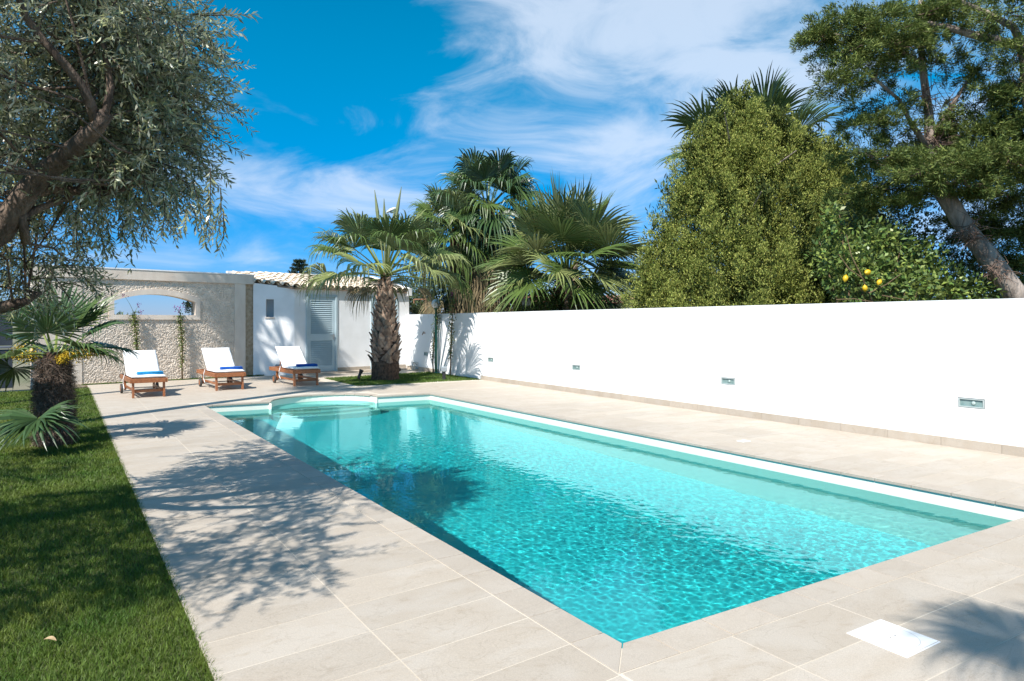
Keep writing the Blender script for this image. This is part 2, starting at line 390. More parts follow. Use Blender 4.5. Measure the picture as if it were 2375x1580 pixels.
M['lid_line'] = mat('lid_line', (.36, .34, .31), rough=.7)
M['dead_leaf'] = mat('dead_leaf', (.45, .33, .19), (.34, .24, .13), rough=.8, scale=30)
M['lamp_white'] = mat('lamp_white', (.66, .66, .64), rough=.4)
M['hose'] = mat('hose', (.62, .62, .58), rough=.5)


def water_mat():
    m, N, L = nodes('pool_water'); N.remove(N['Principled BSDF'])
    g = N.new('ShaderNodeBsdfGlass'); g.inputs['IOR'].default_value = 1.40; g.inputs['Roughness'].default_value = 0
    g.inputs['Color'].default_value = (.52, .955, .955, 1)
    L.new(g.outputs[0], N['Material Output'].inputs['Surface'])
    return m


M['water'] = water_mat()

# ------------------------------------------------------------------ layout constants (metres; pool's long axis = +Y, deck top = 0)
X_LAWN, X_C1, X_C2, PL, PR = .50, 1.16, 1.83, 2.00, 6.055
WATER_Z, FLOOR_Z, COP = -.125, -1.45, .17


def near_y(x): return 2.17 - .04 * (x - 2.0)          # near pool edge
def far_y(x): return 12.42 - .085 * (x - 2.0)          # far pool edge


BAYC, BAYA, BAYB = (4.02, 12.25), .95, .84
WB = np.array((.986, .167)); WN = np.array((.167, -.986))     # direction of the rough wall and house front, and its normal towards the pool
WA = np.array((4.22, 18.70)); HC = np.array((5.20, 18.37)); HE = HC + WB * 3.54
RW0 = np.array((8.30, 2.90)); RWD = np.array((.0274, .99962))
def rw(t): return RW0 + RWD * t


arc = [(BAYC[0] - BAYA * math.cos(a), BAYC[1] + BAYB * math.sin(a)) for a in np.linspace(0, math.pi, 25)]
bayL = (BAYC[0] - BAYA, far_y(BAYC[0] - BAYA)); bayR = (BAYC[0] + BAYA, far_y(BAYC[0] + BAYA))
outline = [(PL, near_y(PL)), (PR, near_y(PR)), (PR, far_y(PR)), bayR] + [p for p in reversed(arc) if p[1] > far_y(p[0]) + .02] + [bayL, (PL, far_y(PL))]


# ------------------------------------------------------------------ ground, deck bed
def ground():
    B = 2500; x0, x1, y0, y1 = PL - .3, PR + .3, 1.7, 13.4; z = -.06
    v = [(-B, -B, z), (x0, -B, z), (x0, B, z), (-B, B, z), (x1, -B, z), (B, -B, z), (B, B, z), (x1, B, z), (x0, y0, z), (x1, y0, z), (x0, y1, z), (x1, y1, z)]
    o = link('ground', raw('ground', v, [(0, 1, 2, 3), (4, 5, 6, 7), (1, 4, 9, 8), (10, 11, 7, 2)], M['ground'])); props(o, 'dry ground beyond the garden walls', None, None, 'structure')


ground()


def deck_bed():
    z = -.0014; g = G()
    xl, xr = X_LAWN, 8.80; yb, yt = -3.0, 19.4
    e = .01
    # left, right, near strips and the far side cut round the bay
    g.add([(xl, yb, z), (PL - e, yb, z), (PL - e, yt, z), (xl, yt, z)], [(0, 1, 2, 3)])
    g.add([(PR + e, yb, z), (xr, yb, z), (xr, yt, z), (PR + e, yt, z)], [(0, 1, 2, 3)])
    g.add([(PL - e, yb, z), (PR + e, yb, z), (PR + e, near_y(PR) - e, z), (PL - e, near_y(PL) - e, z)], [(0, 1, 2, 3)])
    far = [(PL - e, far_y(PL) + e), (bayL[0], bayL[1] + e)] + [p for p in arc if p[1] > far_y(p[0]) + .02] + [(bayR[0], bayR[1] + e), (PR + e, far_y(PR) + e)]
    for a, b in zip(far[:-1], far[1:]):
        g.add([(a[0], a[1], z), (b[0], b[1], z), (b[0], yt, z), (a[0], yt, z)], [(0, 1, 2, 3)])
    o = g.build('deck', M['grout']); props(o, 'beige stone tiled pool deck', None, None, 'structure'); return o


deck = deck_bed()


def slab(poly, z1=0.0, th=.02, ch=.0009):
    """flat tile with chamfered top edge, centred on its own middle; poly counter-clockwise"""
    p = np.array(poly, float); c = p.mean(0); q = p - c; n = len(q)
    inn = []
    for i in range(n):
        a, b, d = q[i - 1], q[i], q[(i + 1) % n]
        e1 = (b - a) / (np.linalg.norm(b - a) + 1e-9); e2 = (d - b) / (np.linalg.norm(d - b) + 1e-9)
        n1 = np.array((-e1[1], e1[0])); n2 = np.array((-e2[1], e2[0])); k = (n1 + n2) / max(.3, 1 + n1 @ n2)
        inn.append(b + k * ch)
    v = [(x, y, z1 - th) for x, y in q] + [(x, y, z1 - ch) for x, y in q] + [(x, y, z1) for x, y in inn]
    f = [tuple(range(2 * n, 3 * n))]
    for i in range(n):
        j = (i + 1) % n
        f += [(i, j, n + j, n + i), (n + i, n + j, 2 * n + j, 2 * n + i)]
    return c, v, f


tile_cache = {}


def tile(poly, parent, name='tile', mt='tile', th=.02, key=None, dz=None):
    c, v, f = slab(poly, 0, th)
    if key is None or key not in tile_cache:
        me = raw(name, v, f, M[mt])
        if key is not None: tile_cache[key] = me
    else: me = tile_cache[key]
    o = link(name, me, parent); o.location = (c[0], c[1], (random.uniform(-.0003, .0003) if dz is None else dz))
    return o


GAP = .0028
PITCH = .3135


def quadt(x0, x1, y0, y1, sl=0.0, xr=0.0, g=GAP):
    return [(x0 + g, y0 + g + sl * (x0 - xr)), (x1 - g, y0 + g + sl * (x1 - xr)), (x1 - g, y1 - g + sl * (x1 - xr)), (x0 + g, y1 - g + sl * (x0 - xr))]


def lay_tiles():
    rest = G()

    def loose(poly):
        c, v, f = slab(poly, random.uniform(-.0003, .0003)); v = [(a + c[0], b + c[1], z) for a, b, z in v]; rest.add(v, f)
    # left strip: two columns, rows slightly skewed
    y = 2.59 - 16 * PITCH
    k = -16
    while y < 12.25:
        for (x0, x1) in ((X_LAWN - .004, X_C1), (X_C1, X_C2)):
            p = quadt(x0, x1, y, y + PITCH, .055, X_C1)
            if y > 1.2: tile(p, deck, key=('L', x0))
            else: loose(p)
        y += PITCH; k += 1
    # near strip
    yy0 = 1.9985
    xs = [X_C2 + .012, 2.47, 3.155, 3.84, 4.525, 5.21, 5.895, 6.58, 7.265, 7.95, 8.5]
    for r in range(14):
        for x0, x1 in zip(xs[:-1], xs[1:]):
            y1 = yy0 - r * .325; y0 = y1 - .325
            p = quadt(x0, x1, y0, y1, -.04, 2.0)
            if r < 3 and x1 < 7.3: tile(p, deck, key=('N', x0))
            else: loose(p)
    # right strip
    xr = [PR + COP + .004, 6.90, 7.58, 8.27]
    y = 1.985 - .04 * (6.3 - 2); i = 0
    while y < far_y(PR) + COP + .2:
        for x0, x1 in zip(xr[:-1], xr[1:]):
            x1 = min(x1, rw(y - 2.9)[0] - .012)
            p = quadt(x0, x1, y, y + PITCH, -.02, 6.9)
            if i < 24: tile(p, deck, key=('R', x0) if x1 < 8 else None)
            else: loose(p)
        if rw(y - 2.9)[0] - .012 > 8.30:
            loose(quadt(8.27, rw(y - 2.9)[0] - .010, y, y + PITCH, -.02, 6.9))
        y += PITCH; i += 1
    yr = y
    # far deck: one joined part
    yb = 12.25 + .055 * 0
    for r in range(24):
        y0 = 12.26 + r * PITCH
        x0 = X_LAWN - .004
        while x0 < 8.75:
            x1 = min(x0 + .672, 8.78)
            cx, cy = (x0 + x1) / 2, y0 + PITCH / 2
            p = quadt(x0, x1, y0, y0 + PITCH, .0, 0)
            ins = any(in_pool(a, b, .16) for a, b in p + [(cx, cy)])
            isl = any(in_poly(a, b, ISLAND) for a, b in p + [(cx, cy)])
            beh = min((np.array(q) - WA) @ (-WN) for q in p) > .15
            wallx = x1 > rw(y0 - 2.9)[0] + .05
            if not ins and not isl and not beh and not (x0 < PL - COP and y0 < 12.2) and not (x0 > PR + COP - .05 and y0 < yr - .05) and not wallx: loose(p)
            x0 = x1
    o = rest.build('far_tiles', M['tile'], deck); o['kind'] = 'stuff'


def in_poly(x, y, P):
    c = False; j = len(P) - 1
    for i in range(len(P)):
        if (P[i][1] > y) != (P[j][1] > y) and x < (P[j][0] - P[i][0]) * (y - P[i][1]) / (P[j][1] - P[i][1] + 1e-12) + P[i][0]: c = not c
        j = i
    return c


def in_pool(x, y, m):
    if PL - m < x < PR + m and y < far_y(x) + m and y > 2: return True
    return ((x - BAYC[0]) / (BAYA + m)) ** 2 + ((y - BAYC[1]) / (BAYB + m)) ** 2 < 1


ISLAND = [(5.42, 14.35), (8.60, 14.35), (8.69, 17.35), (5.50, 16.85)]
lay_tiles()


# ------------------------------------------------------------------ pool
def pool():
    g = G(); n = len(outline)
    top = -.022
    inner = [p for p in outline]
    # walls
    for i in range(n):
        a = outline[i]; b = outline[(i + 1) % n]
        g.add([(a[0], a[1], top), (b[0], b[1], top), (b[0], b[1], FLOOR_Z), (a[0], a[1], FLOOR_Z)], [(0, 1, 2, 3)])
    basin = g.build('pool_basin', M['liner']); props(basin, 'rectangular pool basin with a rounded step bay', None, None, 'structure')
    basin.cycles.is_caustics_receiver = True
    f = G(); f.add([(p[0], p[1], FLOOR_Z) for p in outline], [tuple(range(n))])
    fl = f.build('pool_floor', M['floor'], basin); fl.cycles.is_caustics_receiver = True
    # rounded entry steps in the bay
    for k, (ra, z) in enumerate(((1.0, -.30), (.72, -.30),)):
        pass
    levels = [(-.32, 1.0, .70), (-.60, .70, .40), (-.88, .40, .12)]
    ybase = 12.30
    for z, o_, i_ in levels:
        s = G()
        arcp = [(BAYC[0] - BAYA * .995 * math.cos(a), ybase - .95 * (1 - o_) + BAYB * 1.05 * math.sin(a)) for a in np.linspace(0, math.pi, 33)]
        poly = [(p[0], min(p[1], 13.3)) for p in arcp]
        # step = everything beyond a curved front line
        fr = [(BAYC[0] - (BAYA + .0) * math.cos(a) * .995, 12.62 - (1 - i_) * .75 - .30 * math.sin(a)) for a in np.linspace(0, math.pi, 17)]
        bk = [(BAYC[0] - BAYA * .995 * math.cos(a), BAYC[1] + .05 + BAYB * .94 * math.sin(a)) for a in np.linspace(math.pi, 0, 17)]
        P = fr + bk
        s.prism(P, FLOOR_Z + .002, z)
        so = s.build('entry_step', M['liner'], basin); so.cycles.is_caustics_receiver = True
    # corner posts of the bay (rounded edge beads)
    for bx in (bayL, bayR):
        s = G(); s.tube([(bx[0], bx[1] - .004, FLOOR_Z + .01), (bx[0], bx[1] - .004, top - .004)], .022, 10)
        so = s.build('corner_bead', M['liner'], basin, smooth=True); so.cycles.is_caustics_receiver = True
    # coping stones, overhanging the wall by 15 mm
    ov = .018; zc = .0

    def cop(poly, key=None): return tile(poly, basin, 'coping_stone', 'coping', .024, key, dz=.002 + random.uniform(-.0006, .0006))
    y = 2.59 - PITCH; y0f = lambda yy: yy
    first = True
    while y < far_y(PL) + .05:
        x0, x1 = X_C2 + .0, PL + ov
        ya, yb = y, min(y + PITCH, far_y(PL) + .16)
        q = quadt(x0, x1, ya, yb, .0, 0)
        q = [(a, b + .037) for a, b in q]
        if first:      # mitred corner
            q = [(X_C2 + .003, near_y(X_C2) - COP + .006), (PL + ov - .001, near_y(PL + ov) + ov + .004), (PL + ov - .001, y + .037 - .0035), (X_C2 + .003, y + .037 - .0035)]
            cop(q); first = False
            q = quadt(x0, x1, y, y + PITCH); q = [(a, b + .037) for a, b in q]; cop(q, 'cl')
        else: cop(q, 'cl' if yb - ya > PITCH - .001 else None)
        y += PITCH
    xs = [2.165] + [2.165 + .322 * k for k in range(1, 13)]
    q = [(X_C2 + .006, near_y(X_C2) - COP + .002), (xs[0] - GAP, near_y(xs[0]) - COP), (xs[0] - GAP, near_y(xs[0]) + ov), (PL + ov + .003, near_y(PL + ov) + ov)]
    cop(q)
    for a, b in zip(xs[:-1], xs[1:]):
        b = min(b, PR + COP)
        cop([(a + GAP, near_y(a) - COP), (b - GAP, near_y(b) - COP), (b - GAP, near_y(b) + ov), (a + GAP, near_y(a) + ov)])
    y = near_y(PR) + .024
    while y < far_y(PR) - .02:
        yb = min(y + PITCH, far_y(PR) - .004)
        cop(quadt(PR - ov, PR + COP, y, yb), 'cr' if yb - y > PITCH - .001 else None); y += PITCH
    # far edge straight pieces
    for xa, xb in ((PL - COP, bayL[0]), (bayR[0], PR + COP)):
        nseg = 4
        for k in range(nseg):
            a = xa + (xb - xa) * k / nseg; b = xa + (xb - xa) * (k + 1) / nseg
            cop([(a + GAP, far_y(a) - ov), (b - GAP, far_y(b) - ov), (b - GAP, far_y(b) + COP), (a + GAP, far_y(a) + COP)])
    aa = [a for a in np.linspace(.06 * math.pi, .94 * math.pi, 13)]
    for a, b in zip(aa[:-1], aa[1:]):
        da = .004
        def pt(t, r): return (BAYC[0] - (BAYA + r) * math.cos(t), BAYC[1] + (BAYB + r) * math.sin(t))
        m_ = (a + b) / 2
        P = [pt(a + da, -ov), pt(a + da, COP), pt(m_, COP), pt(b - da, COP), pt(b - da, -ov), pt(m_, -ov)]
        P = P[::-1]
        if min(p[1] - far_y(p[0]) for p in P) < -.1: continue
        cop(P)
    return basin


basin = pool()


def water():
    nx, ny = 370, 920
    # near part finer than far part
    ys = 1.98 + (13.14 - 1.98) * np.linspace(0, 1, ny) ** 1.18
    xs = np.linspace(PL - .03, PR + .03, nx)
    XX, YY = np.meshgrid(xs, ys); Z = np.zeros_like(XX); r = np.random.default_rng(5)
    for i in range(90):
        lam = float(np.exp(r.uniform(math.log(.040), math.log(.32)))); k = 2 * math.pi / lam; a = r.normal(.9, .9)
        amp = .00030 * (lam / .06) ** .5
        Z += amp * np.sin(k * (XX * math.cos(a) + YY * math.sin(a)) + r.uniform(0, 6.3) + .8 * np.sin(XX * 1.7 + i) + .8 * np.sin(YY * 1.3 + 2 * i))
    patch = .65 + .35 * np.sin(XX * 1.3 + .7 * YY) * np.sin(YY * .9 - XX * .4)
    calm = np.clip(1.08 - (YY - 2) * .05, .5, 1)
    Z = WATER_Z + Z * patch * calm * .105
    v = np.stack([XX, YY, Z], -1).reshape(-1, 3)
    keep = ((XX > PL - .04) & (XX < PR + .04) & (YY < 12.42 - .085 * (XX - 2) + .03) & (YY > 2.17 - .04 * (XX - 2) - .03)) | ((((XX - BAYC[0]) / (BAYA + .03)) ** 2 + ((YY - BAYC[1]) / (BAYB + .03)) ** 2) < 1)
    idx = np.arange(nx * ny).reshape(ny, nx)
    q = np.stack([idx[:-1, :-1], idx[:-1, 1:], idx[1:, 1:], idx[1:, :-1]], -1).reshape(-1, 4)
    kk = keep.ravel(); q = q[kk[q].all(1)]
    used = np.unique(q); remap = np.full(nx * ny, -1); remap[used] = np.arange(len(used))
    o = link('pool_water', raw('pool_water', v[used], remap[q], M['water'], smooth=True)); o.cycles.is_caustics_caster = True
    props(o, 'clear turquoise rippled water filling the pool', None, None, 'structure')


water()


# ------------------------------------------------------------------ white boundary wall
def white_wall():
    L0, L1, Hh, th = -7.0, 16.45, 1.64, .22
    lights = [(-3.27 + .005, 0), (.56, 0), (3.90, 0), (7.67, 0), (11.04, 0), (14.72, 0)]
    w, z0, z1 = .27, .450, .560
    t = thing('boundary_wall', (*rw(0), 0), 'long smooth white garden wall running beside the pool', 'wall')
    nrm = np.array((-RWD[1], RWD[0]))           # towards the pool
    def P(s, z, off=0.0):
        p = rw(s) + nrm * off; return (p[0], p[1], z)
    g = G(); cuts = [L0] + sorted(sum([[a - w / 2, a + w / 2] for a, _ in lights], [])) + [L1]
    for a, b in zip(cuts[:-1], cuts[1:]):
        hole = any(abs((a + b) / 2 - l) < .01 for l, _ in lights)
        for za, zb in (((0 - .06, z0), (z1, Hh)) if hole else ((-.06, z0), (z0, z1), (z1, Hh))):
            g.add([P(a, za), P(b, za), P(b, zb), P(a, zb)], [(3, 2, 1, 0)])
        if hole:
            dp = -.06
            g.add([P(a, z0), P(b, z0), P(b, z1), P(a, z1), P(a, z0, dp), P(b, z0, dp), P(b, z1, dp), P(a, z1, dp)], [(0, 1, 5, 4), (1, 2, 6, 5), (2, 3, 7, 6), (3, 0, 4, 7), (7, 6, 5, 4)])
    g.add([P(L0, Hh), P(L1, Hh), P(L1, Hh, -th), P(L0, Hh, -th)], [(3, 2, 1, 0)])
    g.add([P(L0, -.06, -th), P(L1, -.06, -th), P(L1, Hh, -th), P(L0, Hh, -th)], [(0, 1, 2, 3)])
    g.add([P(L0, -.06), P(L0, -.06, -th), P(L0, Hh, -th), P(L0, Hh)], [(0, 1, 2, 3)])
    g.add([P(L1, -.06), P(L1, -.06, -th), P(L1, Hh, -th), P(L1, Hh)], [(3, 2, 1, 0)])
    g.build('wall_face', M['white'], t, origin=t.location)
    s = L0; k = 0
    while s < 11.3:
        e = min(s + .605, 11.5)
        b = G(); c = [P(s + .002, 0, .012), P(e - .002, 0, .012), P(e - .002, .098, .012), P(s + .002, .098, .012), P(s + .002, .1, .001), P(e - .002, .1, .001), P(e - .002, 0, .001), P(s + .002, 0, .001)]
        b.add(c, [(3, 2, 1, 0), (4, 5, 2, 3), (0, 7, 4, 3), (1, 2, 5, 6)]); b.build('skirting_tile', M['tile'], t, origin=t.location); s = e
    for k in (0, 1):
        s0, s1 = (13.9, 14.9) if k == 0 else (14.9, 16.2)
        b = G(); c = [P(s0, 0, .012), P(s1 - .004, 0, .012), P(s1 - .004, .11, .012), P(s0, .11, .012), P(s0, .112, .001), P(s1 - .004, .112, .001), P(s1 - .004, 0, .001), P(s0, 0, .001)]
        b.add(c, [(3, 2, 1, 0), (4, 5, 2, 3), (0, 7, 4, 3), (1, 2, 5, 6)]); b.build('skirting_tile', M['tile'], t, origin=t.location)
    names = ['recessed wall lamp farthest right, largest in view', 'recessed wall lamp second from the right', 'recessed wall lamp right of the frond shadows, third from the right',
             'small recessed wall lamp just beyond the end of the skirting', 'recessed wall lamp between the big palm trunk and the green lamp post']
    for i, (l, _) in enumerate(lights[1:]):
        o = rw(l); q = thing('wall_lamp', (o[0], o[1], (z0 + z1) / 2), 'greenish glass ' + names[i], 'wall lamp', 'lamps recessed in the white wall')
        f = G(); fw = .012; W = .255; Hh2 = .098
        def Q(s, z, off): p = RWD * s + nrm * off; return (p[0], p[1], z)
        for (a, b, za, zb) in ((-W / 2, W / 2, -Hh2 / 2, -Hh2 / 2 + fw), (-W / 2, W / 2, Hh2 / 2 - fw, Hh2 / 2), (-W / 2, -W / 2 + fw, -Hh2 / 2 + fw, Hh2 / 2 - fw), (W / 2 - fw, W / 2, -Hh2 / 2 + fw, Hh2 / 2 - fw)):
            v = [Q(a, za, -.03), Q(b, za, -.03), Q(b, zb, -.03), Q(a, zb, -.03), Q(a, za, .003), Q(b, za, .003), Q(b, zb, .003), Q(a, zb, .003)]
            f.add(v, [(3, 2, 1, 0), (4, 5, 6, 7), (0, 1, 5, 4), (1, 2, 6, 5), (2, 3, 7, 6), (3, 0, 4, 7)])
        f.build('frame', M['lamp_frame'], q)
        f = G(); a, b, za, zb = -W / 2 + fw, W / 2 - fw, -Hh2 / 2 + fw, Hh2 / 2 - fw
        f.add([Q(a, za, -.012), Q(b, za, -.012), Q(b, zb, -.012), Q(a, zb, -.012), Q(a, za, -.03), Q(b, za, -.03), Q(b, zb, -.03), Q(a, zb, -.03)], [(3, 2, 1, 0), (0, 1, 5, 4), (1, 2, 6, 5), (2, 3, 7, 6), (3, 0, 4, 7)])
        f.build('glass', M['lamp_glass'], q)
        f = G(); f.lathe([(.0, 0), (.018, .001), (.022, .006), (.012, .011)], Q(-.02, 0, -.013), 12, Matrix.Rotation(R(90), 3, 'Y').to_3x3() @ Matrix.Identity(3) if False else Vector((nrm[0], nrm[1], 0)).to_track_quat('Z', 'Y').to_matrix())
        f.build('bulb', M['lamp_bulb'], q, smooth=True)


white_wall()


# ------------------------------------------------------------------ value noise for displaced relief
def vnoise(x, y, seed, per=64):
    r = np.random.default_rng(seed).random((per, per)); xi = np.floor(x).astype(int); yi = np.floor(y).astype(int); fx = x - xi; fy = y - yi
    fx = fx * fx * (3 - 2 * fx); fy = fy * fy * (3 - 2 * fy)
    a = r[xi % per, yi % per]; b = r[(xi + 1) % per, yi % per]; c = r[xi % per, (yi + 1) % per]; d = r[(xi + 1) % per, (yi + 1) % per]
    return (a * (1 - fx) + b * fx) * (1 - fy) + (c * (1 - fx) + d * fx) * fy


# ------------------------------------------------------------------ rough stone wall with the arched opening
def wpt(t, z, off=0.0):
    p = WA + WB * t + WN * off; return np.array((p[0], p[1], z))


def arch_top(t, t0, t1, zs, zp):
    u = (t - (t0 + t1) / 2) / ((t1 - t0) / 2); return zs + (zp - zs) * (1 - u * u)


def rough_wall():
    T = thing('garden_wall', (WA[0] + WB[0] * -2.4, WA[1] + WB[1] * -2.4, 0), 'rough beige stucco wall with an arched opening behind the loungers', 'wall')
    o0 = T.location
    # rough panel, displaced grid with the opening cut out
    a0, a1, zs, zp, zb = -3.235, -1.44, 1.90, 2.07, 1.577      # opening
    ts = np.linspace(-3.87, -.485, 430); zz = np.linspace(-.03, 2.42, 310)
    TT, ZZ = np.meshgrid(ts, zz)
    n = vnoise(TT * 30 + 3, ZZ * 34, 1, 128) * .42 + vnoise(TT * 55, ZZ * 62 + 9, 2, 256) * .42 + vnoise(TT * 12, ZZ * 14, 3) * .22
    n = np.abs(n - .52) * 2
    off = -.055 + .034 * (1 - n)
    V = np.stack([WA[0] + WB[0] * TT + WN[0] * off, WA[1] + WB[1] * TT + WN[1] * off, ZZ], -1).reshape(-1, 3) - np.array(o0)
    idx = np.arange(TT.size).reshape(TT.shape)
    q = np.stack([idx[:-1, :-1], idx[:-1, 1:], idx[1:, 1:], idx[1:, :-1]], -1).reshape(-1, 4)
    tc, zc = TT.ravel()[q].mean(1), ZZ.ravel()[q].mean(1)
    hole = (tc > a0) & (tc < a1) & (zc > zb) & (zc < arch_top(tc, a0, a1, zs, zp))
    me = raw('stucco_panel', V, q[~hole], M['stucco'], smooth=True); link('stucco_panel', me, T)
    # flat smooth surround of the arch (3 cm proud), with reveal through the wall
    b0, b1, ys, yp, yb = -3.34, -1.335, 1.98, 2.20, 1.468
    nseg = 28; ut = np.linspace(0, 1, nseg + 1); g = G(); pr = .004; dp = -.34
    inn = [(a0, zb)] + [(a0 + (a1 - a0) * u, arch_top(a0 + (a1 - a0) * u, a0, a1, zs, zp)) for u in ut] + [(a1, zb)]
    out = [(b0, yb)] + [(b0 + (b1 - b0) * u, arch_top(b0 + (b1 - b0) * u, b0, b1, ys, yp)) for u in ut] + [(b1, yb)]
    m_ = len(inn)
    for i in range(m_):
        j = (i + 1) % m_
        A_, B_, C_, D_ = inn[i], inn[j], out[j], out[i]
        g.add([wpt(*A_, pr), wpt(*B_, pr), wpt(*C_, pr), wpt(*D_, pr)], [(0, 1, 2, 3)])
        g.add([wpt(*D_, pr), wpt(*C_, pr), wpt(*C_, -.08), wpt(*D_, -.08)], [(0, 1, 2, 3)])
        g.add([wpt(*A_, pr), wpt(*B_, pr), wpt(*B_, dp), wpt(*A_, dp)], [(3, 2, 1, 0)])
    g.build('arch_surround', M['smooth_stone'], T, origin=o0)

    def block(name, t0, t1, z0, z1, f0, f1, mt):
        b = G(); v = [wpt(t0, z0, f0), wpt(t1, z0, f0), wpt(t1, z0, f1), wpt(t0, z0, f1), wpt(t0, z1, f0), wpt(t1, z1, f0), wpt(t1, z1, f1), wpt(t0, z1, f1)]
        b.add(v, [(0, 1, 2, 3), (7, 6, 5, 4), (4, 5, 1, 0), (5, 6, 2, 1), (6, 7, 3, 2), (7, 4, 0, 3)]); return b.build(name, mt, T, origin=o0)
    block('pillar', -4.79, -3.87, -.05, 2.40, -.30, -.012, M['smooth_stone'])
    block('pillar', -.485, -.205, -.05, 2.40, -.30, .006, M['smooth_stone'])
    block('joint_strip', -.203, .05, -.05, 2.40, -.30, -.07, M['brown_stone'])
    block('top_beam', -4.88, .02, 2.402, 2.630, -.32, .020, M['smooth_stone'])
    block('capping', -4.90, .02, 2.632, 2.660, -.34, .030, M['white_house'])
    # the body behind the rough panel
    for (t0, t1, z0, z1) in ((-3.87, b0 + .05, -.05, 2.40), (b1 - .05, -.485, -.05, 2.40), (b0 + .05, b1 - .05, -.05, yb + .06), (b0 + .05, b1 - .05, 2.10, 2.40)):
        block('wall_core', t0, t1, z0, z1, -.31, -.10, M['smooth_stone'])
    block('foot_strip', -4.8, -.2, -.05, .022, -.06, .03, M['brown_stone'])
    # ivy hanging in the opening is built with the plants


rough_wall()


# ------------------------------------------------------------------ pool house
def hpt(t, n, z):
    """t along the front from the corner, n = metres behind the front, z up"""
    p = HC + WB * t - WN * n; return np.array((p[0], p[1], z))


